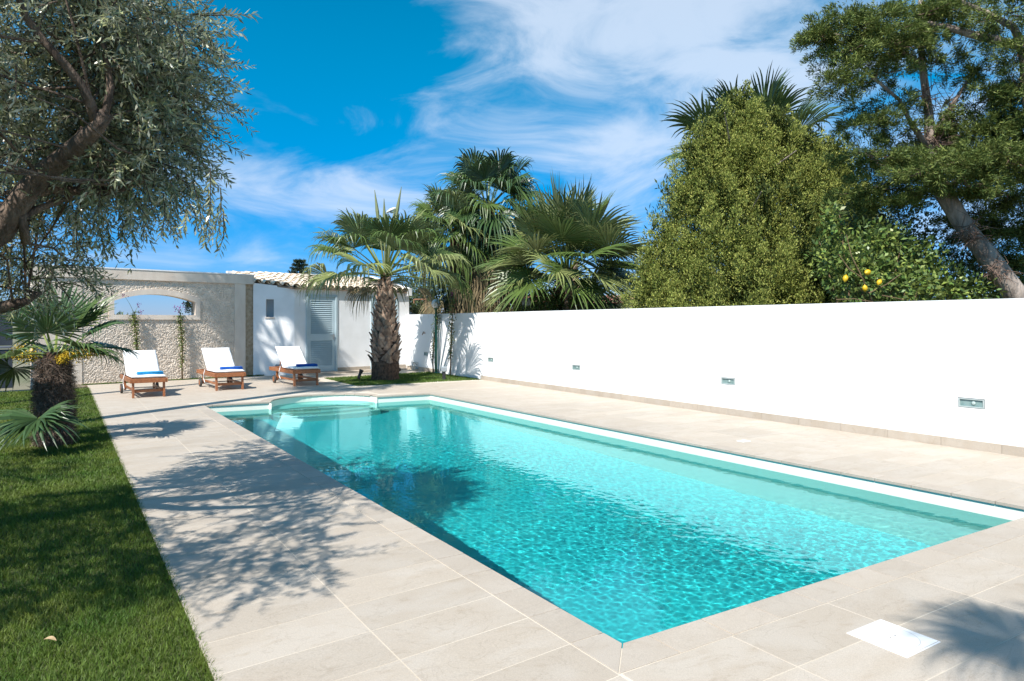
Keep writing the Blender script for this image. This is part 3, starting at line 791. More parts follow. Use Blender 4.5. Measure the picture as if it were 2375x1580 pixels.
def pool_house():
    T = thing('pool_house', (HC[0], HC[1], 0), 'small white pool house with clay barrel tiled roof', 'house'); o0 = np.array(T.location)
    eave, pitch, depth, width = 2.33, .20, 2.05, 3.54
    zr = lambda n: eave + pitch * n
    # front wall with two door openings
    d1, d2 = (.32, 1.25), (2.33, 3.245); dz = (.05, 2.16)
    g = G()
    def fq(t0, t1, z0, z1): g.add([hpt(t0, 0, z0), hpt(t1, 0, z0), hpt(t1, 0, z1), hpt(t0, 0, z1)], [(0, 1, 2, 3)])
    for a, b in ((0, d1[0]), (d1[1], d2[0]), (d2[1], width)): fq(a, b, -.05, eave)
    for a, b in (d1, d2):
        fq(a, b, dz[1], eave); fq(a, b, -.05, dz[0])
        for t in (a, b): g.add([hpt(t, 0, dz[0]), hpt(t, .12, dz[0]), hpt(t, .12, dz[1]), hpt(t, 0, dz[1])], [(0, 1, 2, 3)])
        g.add([hpt(a, 0, dz[1]), hpt(b, 0, dz[1]), hpt(b, .12, dz[1]), hpt(a, .12, dz[1])], [(0, 1, 2, 3)])
        g.add([hpt(a, .12, dz[0]), hpt(b, .12, dz[0]), hpt(b, .12, dz[1]), hpt(a, .12, dz[1])], [(0, 1, 2, 3)])
    # right end and back
    g.add([hpt(width, 0, -.05), hpt(width, depth, -.05), hpt(width, depth, zr(depth)), hpt(width, 0, eave)], [(0, 1, 2, 3)])
    g.add([hpt(-1.6, depth, -.05), hpt(width, depth, -.05), hpt(width, depth, zr(depth) + .02), hpt(-1.6, depth, zr(depth) + .02)], [(3, 2, 1, 0)])
    g.build('front_wall', M['white_house'], T, origin=o0)
    # side wall with niche
    LA = np.array((*WA, 0.)); LB = np.array((*HC, 0.)); LL = np.linalg.norm(LB - LA); ld = (LB - LA) / LL; ln = np.array((ld[1], -ld[0], 0)) ; ln = -ln if ln @ np.array((-1, -1, 0)) < 0 else ln
    zA = zr(.56) ; zt = lambda s: zA + (eave - zA) * s / LL
    def lp(s, z, off=0.0): p = LA + ld * s + ln * off; return np.array((p[0], p[1], z))
    g = G(); n0, n1, m0, m1 = .316, .512, 1.545, 2.015
    g.add([lp(0, -.05), lp(n0, -.05), lp(n0, zt(n0)), lp(0, zt(0))], [(0, 1, 2, 3)])
    g.add([lp(n1, -.05), lp(LL, -.05), lp(LL, zt(LL)), lp(n1, zt(n1))], [(0, 1, 2, 3)])
    g.add([lp(n0, -.05), lp(n1, -.05), lp(n1, m0), lp(n0, m0)], [(0, 1, 2, 3)])
    g.add([lp(n0, m1), lp(n1, m1), lp(n1, zt(n1)), lp(n0, zt(n0))], [(0, 1, 2, 3)])
    dd = -.20
    for (a, za, b, zb_) in ((n0, m0, n0, m1), (n1, m1, n1, m0), (n0, m1, n1, m1), (n1, m0, n0, m0)):
        g.add([lp(a, za), lp(b, zb_), lp(b, zb_, dd), lp(a, za, dd)], [(0, 1, 2, 3)])
    g.build('side_wall', M['white_house'], T, origin=o0)
    g = G(); g.add([lp(n0 + .001, m0 + .001, dd + .03), lp(n1 - .001, m0 + .001, dd + .03), lp(n1 - .001, m1 - .001, dd + .03), lp(n0 + .001, m1 - .001, dd + .03)], [(0, 1, 2, 3)])
    w = g.build('window', M['lamp_grey'], T, origin=o0)
    g = G(); v = [lp(n0 - .02, m0 - .035, .025), lp(n1 + .015, m0 - .035, .025), lp(n1 + .015, m0 - .003, .025), lp(n0 - .02, m0 - .003, .025), lp(n0 - .02, m0 - .035, .001), lp(n1 + .015, m0 - .035, .001), lp(n1 + .015, m0 - .003, .001), lp(n0 - .02, m0 - .003, .001)]
    g.add(v, [(0, 1, 2, 3), (3, 2, 6, 7), (1, 0, 4, 5), (0, 3, 7, 4), (2, 1, 5, 6)]); s_ = g.build('sill', M['smooth_stone'], T, origin=o0); 

    # roof bed + barrel tiles
    g = G(); oh = .10
    le = -.98
    def vt(n): return -.05 - 1.62 * max(0.0, n) if n < .56 else -.95     # left verge follows the side wall
    for k in range(12):
        n_a, n_b = -.085 + (depth + .085) * k / 12, -.085 + (depth + .085) * (k + 1) / 12
        va, vb = max(le, vt(n_a)), max(le, vt(n_b))
        g.add([hpt(va, n_a, zr(n_a) + .01), hpt(width + .0, n_a, zr(n_a) + .01), hpt(width, n_b, zr(n_b) + .01), hpt(vb, n_b, zr(n_b) + .01),
               hpt(va, n_a, zr(n_a) - .03), hpt(width, n_a, zr(n_a) - .03), hpt(width, n_b, zr(n_b) - .03), hpt(vb, n_b, zr(n_b) - .03)], [(0, 1, 2, 3), (7, 6, 5, 4), (0, 4, 5, 1), (3, 7, 4, 0)])
    roof = g.build('roof', M['roof_bed'], T, origin=o0)
    # one cover tile and one pan tile, running along local +Y (up the slope)
    def barrel(r0, r1, L_, up=True, th=.012):
        v = []; f = []; K = 8
        for (r, y) in ((r0, 0), (r1, L_)):
            for rr in (r, r - th):
                for k in range(K + 1):
                    a = math.pi * k / K; v.append((rr * math.cos(a), y, rr * math.sin(a) * .85 * (1 if up else -1)))
        n = K + 1
        for k in range(K):
            f += [(k, k + 1, 2 * n + k + 1, 2 * n + k), (n + k + 1, n + k, 3 * n + k, 3 * n + k + 1), (k + 1, k, n + k, n + k + 1)]
        return raw('roof_tile', v, f, M['roof_tile'], smooth=False)
    cov = barrel(.098, .080, .40); pan = barrel(.090, .078, .40, up=False)
    ang = math.atan(pitch)
    sp = .202; ncol = int((width + .95) / sp)
    rotz = math.atan2(WB[1], WB[0])
    for ci in range(ncol + 1):
        tcol = width - .10 - ci * sp
        n0_ = -.105
        if tcol < 0: n0_ = max(-.105, (-.06 - tcol) / 1.70 - .02)
        if tcol < -.95: continue
        for ri in range(7):
            n_ = n0_ + ri * .335
            if n_ > depth - .12: break
            for kind in (0, 1):
                tt = tcol + (sp / 2 if kind else 0)
                if kind and tt > width - .04: continue
                o = link('roof_tile', cov if kind == 0 else pan, T)
                p = hpt(tt, n_, zr(n_) + (.045 if kind == 0 else .082) + .004) - o0
                o.location = p; o.rotation_euler = (ang - .035 + random.uniform(-.012, .012), random.uniform(-.02, .02), rotz + random.uniform(-.015, .015))
    # right parapet (raking white upstand) and ridge upstand
    g = G()
    v = [hpt(width + .002, -.10, eave - .12), hpt(width + .16, -.10, eave - .12), hpt(width + .16, depth, eave - .12), hpt(width + .002, depth, eave - .12),
         hpt(width + .002, -.10, eave + .10), hpt(width + .16, -.10, eave + .10), hpt(width + .16, depth, zr(depth) + .16), hpt(width + .002, depth, zr(depth) + .16)]
    g.add(v, [(3, 2, 1, 0), (4, 5, 6, 7), (0, 1, 5, 4), (1, 2, 6, 5), (2, 3, 7, 6), (3, 0, 4, 7)])
    v = [hpt(width + .003, -.004, -.05), hpt(width + .12, -.004, -.05), hpt(width + .12, .2, -.05), hpt(width + .003, .2, -.05), hpt(width + .003, -.004, eave - .118), hpt(width + .12, -.004, eave - .118), hpt(width + .12, .2, eave - .118), hpt(width + .003, .2, eave - .118)]
    g.add(v, [(3, 2, 1, 0), (0, 1, 5, 4), (1, 2, 6, 5), (2, 3, 7, 6), (3, 0, 4, 7)])
    v = [hpt(-1.0, depth - .02, zr(depth)), hpt(width, depth - .02, zr(depth)), hpt(width, depth + .1, zr(depth)), hpt(-1.0, depth + .1, zr(depth)), hpt(-1.0, depth - .02, zr(depth) + .10), hpt(width, depth - .02, zr(depth) + .10), hpt(width, depth + .1, zr(depth) + .10), hpt(-1.0, depth + .1, zr(depth) + .10)]
    g.add(v, [(3, 2, 1, 0), (4, 5, 6, 7), (0, 1, 5, 4), (1, 2, 6, 5), (2, 3, 7, 6), (3, 0, 4, 7)])
    g.build('parapet', M['white_house'], T, origin=o0)
    # skirting
    for a, b in ((1.27, 2.31), (3.27, 3.53)):
        g = G(); v = [hpt(a, -.014, .0), hpt(b, -.014, 0), hpt(b, -.014, .14), hpt(a, -.014, .14), hpt(a, -.001, .142), hpt(b, -.001, .142), hpt(a, -.001, 0), hpt(b, -.001, 0)]
        g.add(v, [(0, 1, 2, 3), (3, 2, 5, 4), (0, 3, 4, 6), (2, 1, 7, 5)]); g.build('skirting', M['tile'], T, origin=o0)
    g = G(); v = [hpt(.25, -.30, -.02), hpt(3.4, -.30, -.02), hpt(3.4, -.001, -.02), hpt(.25, -.001, -.02), hpt(.25, -.30, .045), hpt(3.4, -.30, .045), hpt(3.4, -.016, .045), hpt(.25, -.016, .045)]
    g.add(v, [(4, 5, 6, 7), (0, 1, 5, 4), (1, 2, 6, 5), (3, 0, 4, 7)]); g.build('threshold', M['tile'], T, origin=o0)

    # louvred doors
    def bar(g, t0, t1, z0, z1, f0, f1):
        v = [hpt(t0, f1, z0), hpt(t1, f1, z0), hpt(t1, f0, z0), hpt(t0, f0, z0), hpt(t0, f1, z1), hpt(t1, f1, z1), hpt(t1, f0, z1), hpt(t0, f0, z1)]
        g.add(v, [(0, 1, 2, 3), (7, 6, 5, 4), (1, 0, 4, 5), (2, 1, 5, 6), (3, 2, 6, 7), (0, 3, 7, 4)])
    for (a, b), first in ((d1, True), (d2, False)):
        g = G()
        bar(g, a, a + .055, dz[0] + .002, dz[1] - .001, -.028, .05); bar(g, b - .055, b, dz[0] + .002, dz[1] - .001, -.028, .05); bar(g, a + .056, b - .056, dz[1] - .056, dz[1] - .001, -.028, .05)
        p0, p1 = a + .060, b - .060; zz0, zz1 = dz[0] + .01, dz[1] - .061; sw = .082
        bar(g, p0, p0 + sw, zz0, zz1, .0, .045); bar(g, p1 - sw, p1, zz0, zz1, .0, .045)
        for (z0, z1) in ((zz0, .215), (.905, 1.09), (1.995, zz1)): bar(g, p0 + sw + .001, p1 - sw - .001, z0, z1, .0, .045)
        bar(g, p0 + sw, p1 - sw, .2, 2.0, .060, .066)
        door = g.build('door', M['door_paint'], T, origin=o0)
        for (z0, z1, n) in ((.215, .905, 13), (1.09, 1.995, 17)):
            for k in range(n):
                zc = z0 + (z1 - z0) * (k + .5) / n; hgt = (z1 - z0) / n
                s = G(); v = [hpt(p0 + sw + .002, .004, zc - hgt * .52), hpt(p1 - sw - .002, .004, zc - hgt * .52), hpt(p1 - sw - .002, .042, zc + hgt * .42), hpt(p0 + sw + .002, .042, zc + hgt * .42)]
                v += [p + np.array((0, 0, -.009)) for p in v]
                s.add(v, [(0, 1, 2, 3), (7, 6, 5, 4), (0, 4, 5, 1), (2, 6, 7, 3)]); s.build('slat', M['door_paint'], door, origin=o0)
        if first:
            s = G(); hp = hpt(p1 - .045, -.004, 1.01)
            s.box(hp, (.03, .012, .15), Matrix.Rotation(rotz, 3, 'Z')); s.box(hpt(p1 - .09, -.045, 1.03), (.12, .016, .020), Matrix.Rotation(rotz, 3, 'Z')); s.box(hpt(p1 - .045, -.025, 1.03), (.018, .05, .018), Matrix.Rotation(rotz, 3, 'Z'))
            s.build('handle', M['steel'], door, origin=o0)
            for z in (.4, 1.1, 1.85):
                s = G(); s.box(hpt(p0 - .003, -.006, z), (.016, .018, .09), Matrix.Rotation(rotz, 3, 'Z')); s.build('hinge', M['lamp_grey'], door, origin=o0)


pool_house()


# ------------------------------------------------------------------ gate at the left
def gate():
    t = thing('gate', (-3.2, 17.15, 0), 'dark grey solid metal gate left of the rough wall', 'gate'); w = 4.8; M3 = Matrix.Rotation(math.atan2(WB[1], WB[0]), 3, 'Z')
    for z, h, d, m in ((.44, .80, .05, 'gate'), (1.30, .76, .05, 'gate')):
        g = G(); g.box((0, 0, z), (w, d, h), M3, .006); g.build('panel', M[m], t)
    for z, h in ((.885, .05), (1.705, .05)):
        g = G(); g.box((0, 0, z), (w, .09, h), M3, .008); g.build('rail', M['gate_rail'], t)


gate()


# ------------------------------------------------------------------ sun loungers
def lounger_proto():
    t = thing('sun_lounger', (0, 0, 0), 'x', 'sun lounger', 'teak sun loungers by the rough wall')
    W = .62; rail_z = .315
    for s in (-1, 1):
        g = G(); g.box((s * (W / 2 - .017), .76, rail_z), (.034, 1.62, .085), None, .006); g.build('side_rail', M['teak'], t)
        g = G(); g.box((s * (W / 2 - .054), .02, .148), (.036, .06, .30), Matrix.Rotation(R(-4), 3, 'X'), .005); g.build('front_leg', M['teak'], t)
        g = G(); g.box((s * (W / 2 - .054), 1.17, .185), (.036, .055, .25), None, .005); g.build('rear_leg', M['teak'], t)
        g = G(); g.lathe([(.055, -.02), (.088, -.02), (.092, -.012), (.092, .012), (.088, .02), (.055, .02)], (s * (W / 2 + .005), 1.17, .092), 24, Matrix.Rotation(R(90), 3, 'Y')); w = g.build('wheel', M['rubber'], t, smooth=False)
        g = G(); g.lathe([(.002, -.024), (.06, -.023), (.06, .023), (.002, .024)], (s * (W / 2 + .005), 1.17, .092), 20, Matrix.Rotation(R(90), 3, 'Y')); g.build('hub', M['teak'], w)
        g = G(); g.box((s * (W / 2 - .07), .60, .135), (.02, 1.12, .045), None, .004); g.build('side_stretcher', M['teak'], t)
    g = G(); g.box((0, -.045, rail_z), (W - .07, .03, .08), None, .006); g.build('end_rail', M['teak'], t)
    g = G(); g.box((0, 1.56, rail_z), (W - .07, .03, .08), None, .006); g.build('end_rail', M['teak'], t)
    g = G(); g.box((0, .03, .125), (W - .15, .026, .055), None, .005); g.build('front_stretcher', M['teak'], t)
    g = G(); g.tube([(-W / 2, 1.17, .092), (W / 2, 1.17, .092)], .011, 8); g.build('axle', M['steel'], t)
    for k in range(8):
        g = G(); g.box((0, .02 + k * .085, rail_z + .035), (W - .07, .055, .018), None, .003); g.build('slat', M['teak'], t)
    # back frame and its slats, hinged at y=.72 and raised
    hy, hz, a = .70, .352, R(40); L_ = .66
    def bp_(u, n=0.0): return (0, hy + u * math.cos(a) - n * math.sin(a), hz + u * math.sin(a) + n * math.cos(a))
    MB = Matrix.Rotation(a, 3, 'X')
    for s in (-1, 1):
        g = G(); c = bp_(L_ / 2); g.box((s * .245, c[1], c[2]), (.028, L_, .035), MB, .004); g.build('back_frame', M['teak'], t)
    for k in range(6):
        c = bp_(.05 + k * .11, .02); g = G(); g.box((0, c[1], c[2]), (.52, .06, .016), MB, .003); g.build('back_slat', M['teak'], t)
    c = bp_(L_ + .01, .012); g = G(); g.box((0, c[1], c[2]), (.55, .035, .045), MB, .006); g.build('head_rail', M['teak'], t)
    for px in (-.2, .2):
        g = G(); g.tube([(px, hy + .42, hz - .02), (px, bp_(.5)[1], bp_(.5)[2])], .012, 6); g.build('prop', M['teak'], t)

    # cushions: soft rounded pads
    def pad(name, w, l, th, fn, seams):
        nx, ny = 14, 26; V = []; F = []
        for side in (1, -1):
            for j in range(ny + 1):
                for i in range(nx + 1):
                    u, v = i / nx * 2 - 1, j / ny; e = min(1, (1 - abs(u)) * 9) ; e2 = min(1, min(v, 1 - v) * 22)
                    puff = math.sqrt(max(0, 1 - (1 - e) ** 2)) * math.sqrt(max(0, 1 - (1 - e2) ** 2))
                    h = th / 2 * (.15 + .85 * puff) * (1 if side > 0 else 1)
                    if side > 0:
                        for sm in seams: h -= .009 * math.exp(-((v - sm) / .012) ** 2) * (1 if abs(u) < .62 else .3)
                        h += .003 * math.sin(v * 17 + u * 3) + .0035 * math.sin(u * 6 + v * 9) * math.sin(v * 5 + 1)
                    V.append(fn(u * w / 2, v * l, side * h))
        n = (nx + 1) * (ny + 1)
        for j in range(ny):
            for i in range(nx):
                a_ = j * (nx + 1) + i; F.append((a_, a_ + 1, a_ + nx + 2, a_ + nx + 1)); F.append((n + a_ + nx + 1, n + a_ + nx + 2, n + a_ + 1, n + a_))
        rim = [i for i in range(nx + 1)] + [j * (nx + 1) + nx for j in range(1, ny + 1)] + [ny * (nx + 1) + i for i in range(nx - 1, -1, -1)] + [j * (nx + 1) for j in range(ny - 1, 0, -1)]
        for a_, b_ in zip(rim, rim[1:] + rim[:1]): F.append((b_, a_, n + a_, n + b_))
        link(name, raw(name, V, F, M['cushion'], smooth=True), t)
    pad('seat_cushion', .585, .76, .055, lambda x, y, h: (x, -.035 + y, rail_z + .075 + h), ())
    pad('back_cushion', .585, .70, .055, lambda x, y, h: (x, bp_(y - .02, .058 + h)[1], bp_(y - .02, .058 + h)[2]), (.70,))
    g = G(); g.tube([(-.30, .80, .40), (-.33, .79, .30), (-.325, .82, .20), (-.32, .74, .12)], .008, 6); g.build('tie_strap', M['strap'], t)
    return t


def towel(loc, rz, mt, label):
    t = thing('towel', loc, label, 'towel', 'folded towels on the loungers', rz)
    for k in range(2):
        V = []; F = []; nx, ny = 12, 6; w, d = .44 - .012 * k, .21 - .008 * k; z0 = .027 * k
        g = G(); g.box((0.004 * k, 0, .013 + z0), (w, d, .026), None, .011)
        me = g.build('fold', M[mt], t, smooth=True)


lp0 = lounger_proto()
L_SPOTS = [((1.37, 14.32), .045, 'teak lounger with white cushion nearest the left lawn, light blue towel on it', 'towel_sky', 'light sky blue towel folded on the leftmost lounger', .005),
           ((2.915, 14.97), .055, 'teak lounger with white cushion in the middle, strap hanging at its side', 'towel_blue', 'royal blue towel folded on the middle lounger', .03),
           ((4.515, 15.05), .065, 'teak lounger with white cushion in front of the white house corner', 'towel_blue', 'royal blue towel folded on the lounger before the white house', .03)]
for i, (p, rz, lab, tm, tl, dx) in enumerate(L_SPOTS):
    o = lp0 if i == 0 else copy_tree(lp0)
    o.location = (p[0], p[1], .002); o.rotation_euler = (0, 0, rz); o['label'] = lab
    q = np.array(p) + np.array((dx + .03, .17)); towel((q[0], q[1], .420), rz + (.0, -.12, -.05)[i], tm, tl)


# ------------------------------------------------------------------ plants: shared builders
def unit(a): return a / (np.linalg.norm(a, axis=-1, keepdims=True) + 1e-9)


def leaves(P, D, U, L_, W_, bend=0.0, fold=0.15):
    """one folded rhombic leaf per row: P base, D direction, U roughly up; returns verts, tris-as-quads"""
    D = unit(D); S = unit(np.cross(D, U)); N_ = np.cross(S, D); L_ = np.asarray(L_)[:, None]; W_ = np.asarray(W_)[:, None]
    tip = P + D * L_ - N_ * L_ * bend; m = P + D * L_ * .48
    a = m + S * W_ / 2 + N_ * W_ * fold; b = m - S * W_ / 2 + N_ * W_ * fold
    n = len(P); V = np.stack([P, a, tip, b], 1).reshape(-1, 3); F = np.arange(4 * n).reshape(-1, 4)
    return V, F


def rand_dirs(n, r=rng):
    v = r.normal(size=(n, 3)); return unit(v)


def merge(parts):
    V = []; F = []; o = 0
    for v, f in parts: V.append(v); F.append(f + o); o += len(v)
    return np.concatenate(V), np.concatenate(F)


def fan_frond(base, az, elev, plen, Rb, nseg=34, spread=R(250), sag=.25, droop=.5, fold=.25, r=None, twist=0.0, stiff=.45, pw=.022, tipw=1.0, up_bias=0.0):
    """palm frond: petiole from base, costapalmate fan blade; returns V, F(quads), material index per face (0 blade, 1 petiole)"""
    r = r or random
    d = np.array((math.cos(elev) * math.cos(az), math.cos(elev) * math.sin(az), math.sin(elev))); base = np.array(base, float)
    pts = [base]; p = base.copy(); n = 6; cur = d.copy()
    for i in range(n):
        p = p + cur * plen / n; cur = cur + np.array((0, 0, -sag / n)); cur /= np.linalg.norm(cur); pts.append(p.copy())
    T = cur; S = np.cross(T, (0, 0, 1.)); S /= np.linalg.norm(S) + 1e-9; N_ = np.cross(S, T)
    if twist:
        c, s = math.cos(twist), math.sin(twist); S, N_ = S * c + N_ * s, N_ * c - S * s
    V = []; F = []; mi = []
    # petiole (flattened tube)
    for i, q in enumerate(pts):
        w = pw * (1 - .45 * i / n); h = w * .55
        V += [q + S * w, q + N_ * h, q - S * w, q - N_ * h]
    for i in range(n):
        for k in range(4):
            k2 = (k + 1) % 4; F.append((i * 4 + k, i * 4 + k2, (i + 1) * 4 + k2, (i + 1) * 4 + k)); mi.append(1)
    tt = (0, .22, .45, .64, .82, 1.0)
    P = pts[-1]; dphi = spread / nseg
    g_ = np.array((0, 0, -1.))
    for k in range(nseg):
        ph = -spread / 2 + dphi * (k + .5) + r.uniform(-.2, .2) * dphi
        dr = T * math.cos(ph) + S * math.sin(ph); ds = -T * math.sin(ph) + S * math.cos(ph)
        Ls = Rb * (.74 + .26 * math.cos(ph * .8)) * r.uniform(.92, 1.06)
        dro = droop * r.uniform(.55, 1.5); lift = fold * abs(math.sin(ph)) ; o = len(V); curl = r.uniform(-.12, .12)
        for t in tt:
            cen = P + dr * (Ls * t) + N_ * (lift * Ls * t * (1 - .35 * t))
            s_ = max(0, t - stiff) / (1 - stiff)
            cen = cen + g_ * (dro * Ls * .55 * s_ ** 2) - dr * (dro * Ls * .22 * s_ ** 2) + ds * (curl * Ls * s_ ** 2)
            wj = Ls * stiff * dphi * .53
            w = Ls * t * dphi * .53 if t <= stiff else wj * (1 - s_) ** .8 * tipw + .0012
            if t == 1.0: w = .001
            V += [cen - ds * w, cen + N_ * (w * .55 + .0008), cen + ds * w]
        for j in range(len(tt) - 1):
            a = o + j * 3; F += [(a, a + 1, a + 4, a + 3), (a + 1, a + 2, a + 5, a + 4)]; mi += [0, 0]
    return np.array(V), F, mi


def frond(parent, origin, mats, name='frond', **kw):
    V, F, mi = fan_frond(**kw)
    return link(name, raw(name, V - np.array(origin, float), F, mats, mi), parent)


def trunk_mesh(prof, n=18, lump=.03, seed=0, wob=None):
    r = np.random.default_rng(seed); V = []; F = []
    for i, (rad, z) in enumerate(prof):
        ox, oy = wob(z) if wob else (0, 0)
        for k in range(n):
            a = 2 * math.pi * k / n; rr = rad * (1 + lump * r.normal()); V.append((ox + rr * math.cos(a), oy + rr * math.sin(a), z + rad * lump * r.normal() * .5))
    for i in range(len(prof) - 1):
        for k in range(n):
            k2 = (k + 1) % n; F.append((i * n + k, i * n + k2, (i + 1) * n + k2, (i + 1) * n + k))
    F.append(tuple(range((len(prof) - 1) * n, len(prof) * n)))
    return V, F


def boot_mesh(seed=0, forked=False):
    """dead leaf base: curved tapering scoop, sometimes split at the tip; grows along +Z, outer face towards +X"""
    r = random.Random(seed); V = []; F = []; n = 6
    for i in range(n + 1):
        t = i / n; w = .115 * (1 - t) ** .75 + .028; x = .02 + .10 * t ** 1.5; z = .30 * t; th = .030 * (1 - t) + .010
        for (sx_, yy) in ((-1, -w), (-1, 0), (-1, w), (1, w), (1, 0), (1, -w)):
            bow = (.045 * (1 - (yy / w) ** 2) if sx_ > 0 else .030 * (1 - (yy / w) ** 2))
            V.append((x + (th if sx_ > 0 else 0) + bow * (1 - .5 * t) - .03, yy + .006 * r.uniform(-1, 1), z + .012 * r.uniform(-1, 1)))
    for i in range(n):
        for k in range(6):
            k2 = (k + 1) % 6; F.append((i * 6 + k, i * 6 + k2, (i + 1) * 6 + k2, (i + 1) * 6 + k))
    F.append(tuple(range(n * 6, n * 6 + 6)))
    return raw('leaf_base', V, F, M['boot'])


BOOTS = [boot_mesh(s) for s in range(5)]


def add_boots(parent, prof, z0, z1, count, scale=1.0, tilt=(20, 38), seed=1):
    r = random.Random(seed); zs = [p[1] for p in prof]; rs = [p[0] for p in prof]
    for i in range(count):
        f = i / count; z = z0 + (z1 - z0) * f; rad = float(np.interp(z, zs, rs)); a = i * 2.39996 + r.uniform(-.15, .15)
        o = link('leaf_base', BOOTS[i % 5], parent); s = scale * (.80 + .35 * r.random()) * (rad / .30) ** .45
        o.location = (math.cos(a) * (rad - .01), math.sin(a) * (rad - .01), z - .06); o.scale = (s, s * r.uniform(.85, 1.1), s * r.uniform(.8, 1.15))
        o.rotation_mode = 'XYZ'; ti = R(r.uniform(*tilt)); sk = r.uniform(-.30, .30)
        o.rotation_euler = (Matrix.Rotation(a, 3, 'Z') @ Matrix.Rotation(ti * .35, 3, 'Y') @ Matrix.Rotation(sk, 3, 'X')).to_euler()


# ------------------------------------------------------------------ big fan palm on the lawn island
def main_palm():
    base = (6.60, 15.58, 0.0); T = thing('fan_palm', base, 'stout fan palm with scaly trunk on the small lawn by the pool house', 'palm')
    prof = [(.34, -.03), (.335, .10), (.335, .40), (.265, .52), (.26, .9), (.24, 1.2), (.215, 1.5), (.175, 1.8), (.14, 2.1), (.12, 2.35), (.115, 2.60)]
    fine = []
    for (ra, za), (rb, zb) in zip(prof[:-1], prof[1:]):
        for k in range(3): fine.append((ra + (rb - ra) * k / 3, za + (zb - za) * k / 3))
    V, F = trunk_mesh(fine + [prof[-1]], 28, .022, 3); link('trunk', raw('trunk', V, F, M['palm_trunk'], smooth=False), T)
    add_boots(T, prof, .46, 2.42, 160, .82, tilt=(20, 44), seed=4)
    r = random.Random(11); org = (0, 0, 0)
    for i in range(27):
        f = i / 27; az = i * 2.39996 + r.uniform(-.2, .2); el = R(60) - R(56) * f ** .9 + R(r.uniform(-6, 6))
        m = [M['palm_leaf'] if r.random() < .55 else M['palm_leaf_yellow'], M['petiole']]
        b = (math.cos(az) * .07, math.sin(az) * .07, 2.62 - .12 * f)
        frond(T, org, m, base=b, az=az, elev=el, plen=r.uniform(1.15, 1.35) * (.85 + .25 * f), Rb=r.uniform(.92, 1.08), nseg=38, spread=R(215), sag=.06 + .42 * f, droop=.30 + .55 * f, fold=.40, r=r, twist=r.uniform(-.4, .4), pw=.034, stiff=.5)
    for i, (az, el, L_) in enumerate(((2.5, 83, 2.15), (-.5, 80, 2.25), (4.1, 86, 1.9), (5.6, 82, 1.7))):      # unopened spear leaves
        g = G(); d = np.array((math.cos(az) * math.cos(R(el)), math.sin(az) * math.cos(R(el)), math.sin(R(el)))); p = np.array((0, 0, 2.5))
        g.tube([p, p + d * L_ * .45, p + d * L_ * .75 + np.array((0, 0, .01)), p + d * L_], [.018, .022, .045, .006], 6)
        g.build('spear_leaf', M['palm_leaf_yellow'], T)
    for k in range(16):                # hanging dead tips
        az = r.uniform(0, 6.28)
        frond(T, org, [M['palm_dead'], M['petiole']], name='withered_frond', base=(math.cos(az) * .09, math.sin(az) * .09, 2.42), az=az, elev=R(r.uniform(-10, 18)), plen=r.uniform(.6, .95), Rb=r.uniform(.45, .6), nseg=14, spread=R(130), sag=1.2, droop=1.3, fold=.4, r=r, pw=.018) if k < 3 else None
    g = G(); g.tube([(-.33, -.15, .62), (-.62, -.28, .74)], [.025, .004], 6); g.build('broken_stalk', M['boot'], T)


main_palm()


def far_palm(name, pos, label, h, r0, r1, nf, Rb, plen, mats, seed, group=None, skirt=0, boots=0, el0=80, el1=-35, bow=0.0, nseg=34, spread=240, droop=.5, zfrom=0.0, cat='palm', crown_kw=None):
    T = thing(name, (pos[0], pos[1], 0), label, cat, group); r = random.Random(seed)
    wob = (lambda z: (bow * math.sin(z * .8), bow * .5 * math.sin(z * .6))) if bow else None
    prof = [(r0 + (r1 - r0) * k / 12, -.1 + (h + .1) * k / 12) for k in range(13)]
    V, F = trunk_mesh(prof, 16, .05, seed, wob); link('trunk', raw('trunk', V, F, M['palm_trunk']), T)
    if boots: add_boots(T, prof, h * .35 + zfrom, h - .02, boots, 1.0, seed=seed)
    ox, oy = wob(h) if wob else (0, 0)
    for i in range(nf):
        f = i / nf; az = i * 2.39996 + r.uniform(-.25, .25); el = R(el0) - R(el0 - el1) * f ** .9 + R(r.uniform(-7, 7))
        b = (ox + math.cos(az) * r1 * .6, oy + math.sin(az) * r1 * .6, h - .22 * f)
        frond(T, (0, 0, 0), [M[mats[0]] if r.random() < .7 else M[mats[1]], M['petiole']], base=b, az=az, elev=el, plen=plen * r.uniform(.85, 1.1), Rb=Rb * r.uniform(.88, 1.1), nseg=nseg, spread=R(spread), sag=.15 + .5 * f, droop=droop * (.7 + .8 * f), fold=.35, r=r, twist=r.uniform(-.5, .5), pw=.03)
    for i in range(skirt):
        f = i / max(1, skirt); az = i * 2.39996; b = (ox + math.cos(az) * r1, oy + math.sin(az) * r1, h - .3 - f * (h * .55))
        frond(T, (0, 0, 0), [M['palm_dead'] if r.random() < .6 else M[mats[1]], M['petiole']], name='hanging_frond', base=b, az=az, elev=R(r.uniform(-40, -5)), plen=plen * .8, Rb=Rb * .9, nseg=24, spread=R(170), sag=1.6, droop=1.4, fold=.5, r=r, pw=.02)
    return T


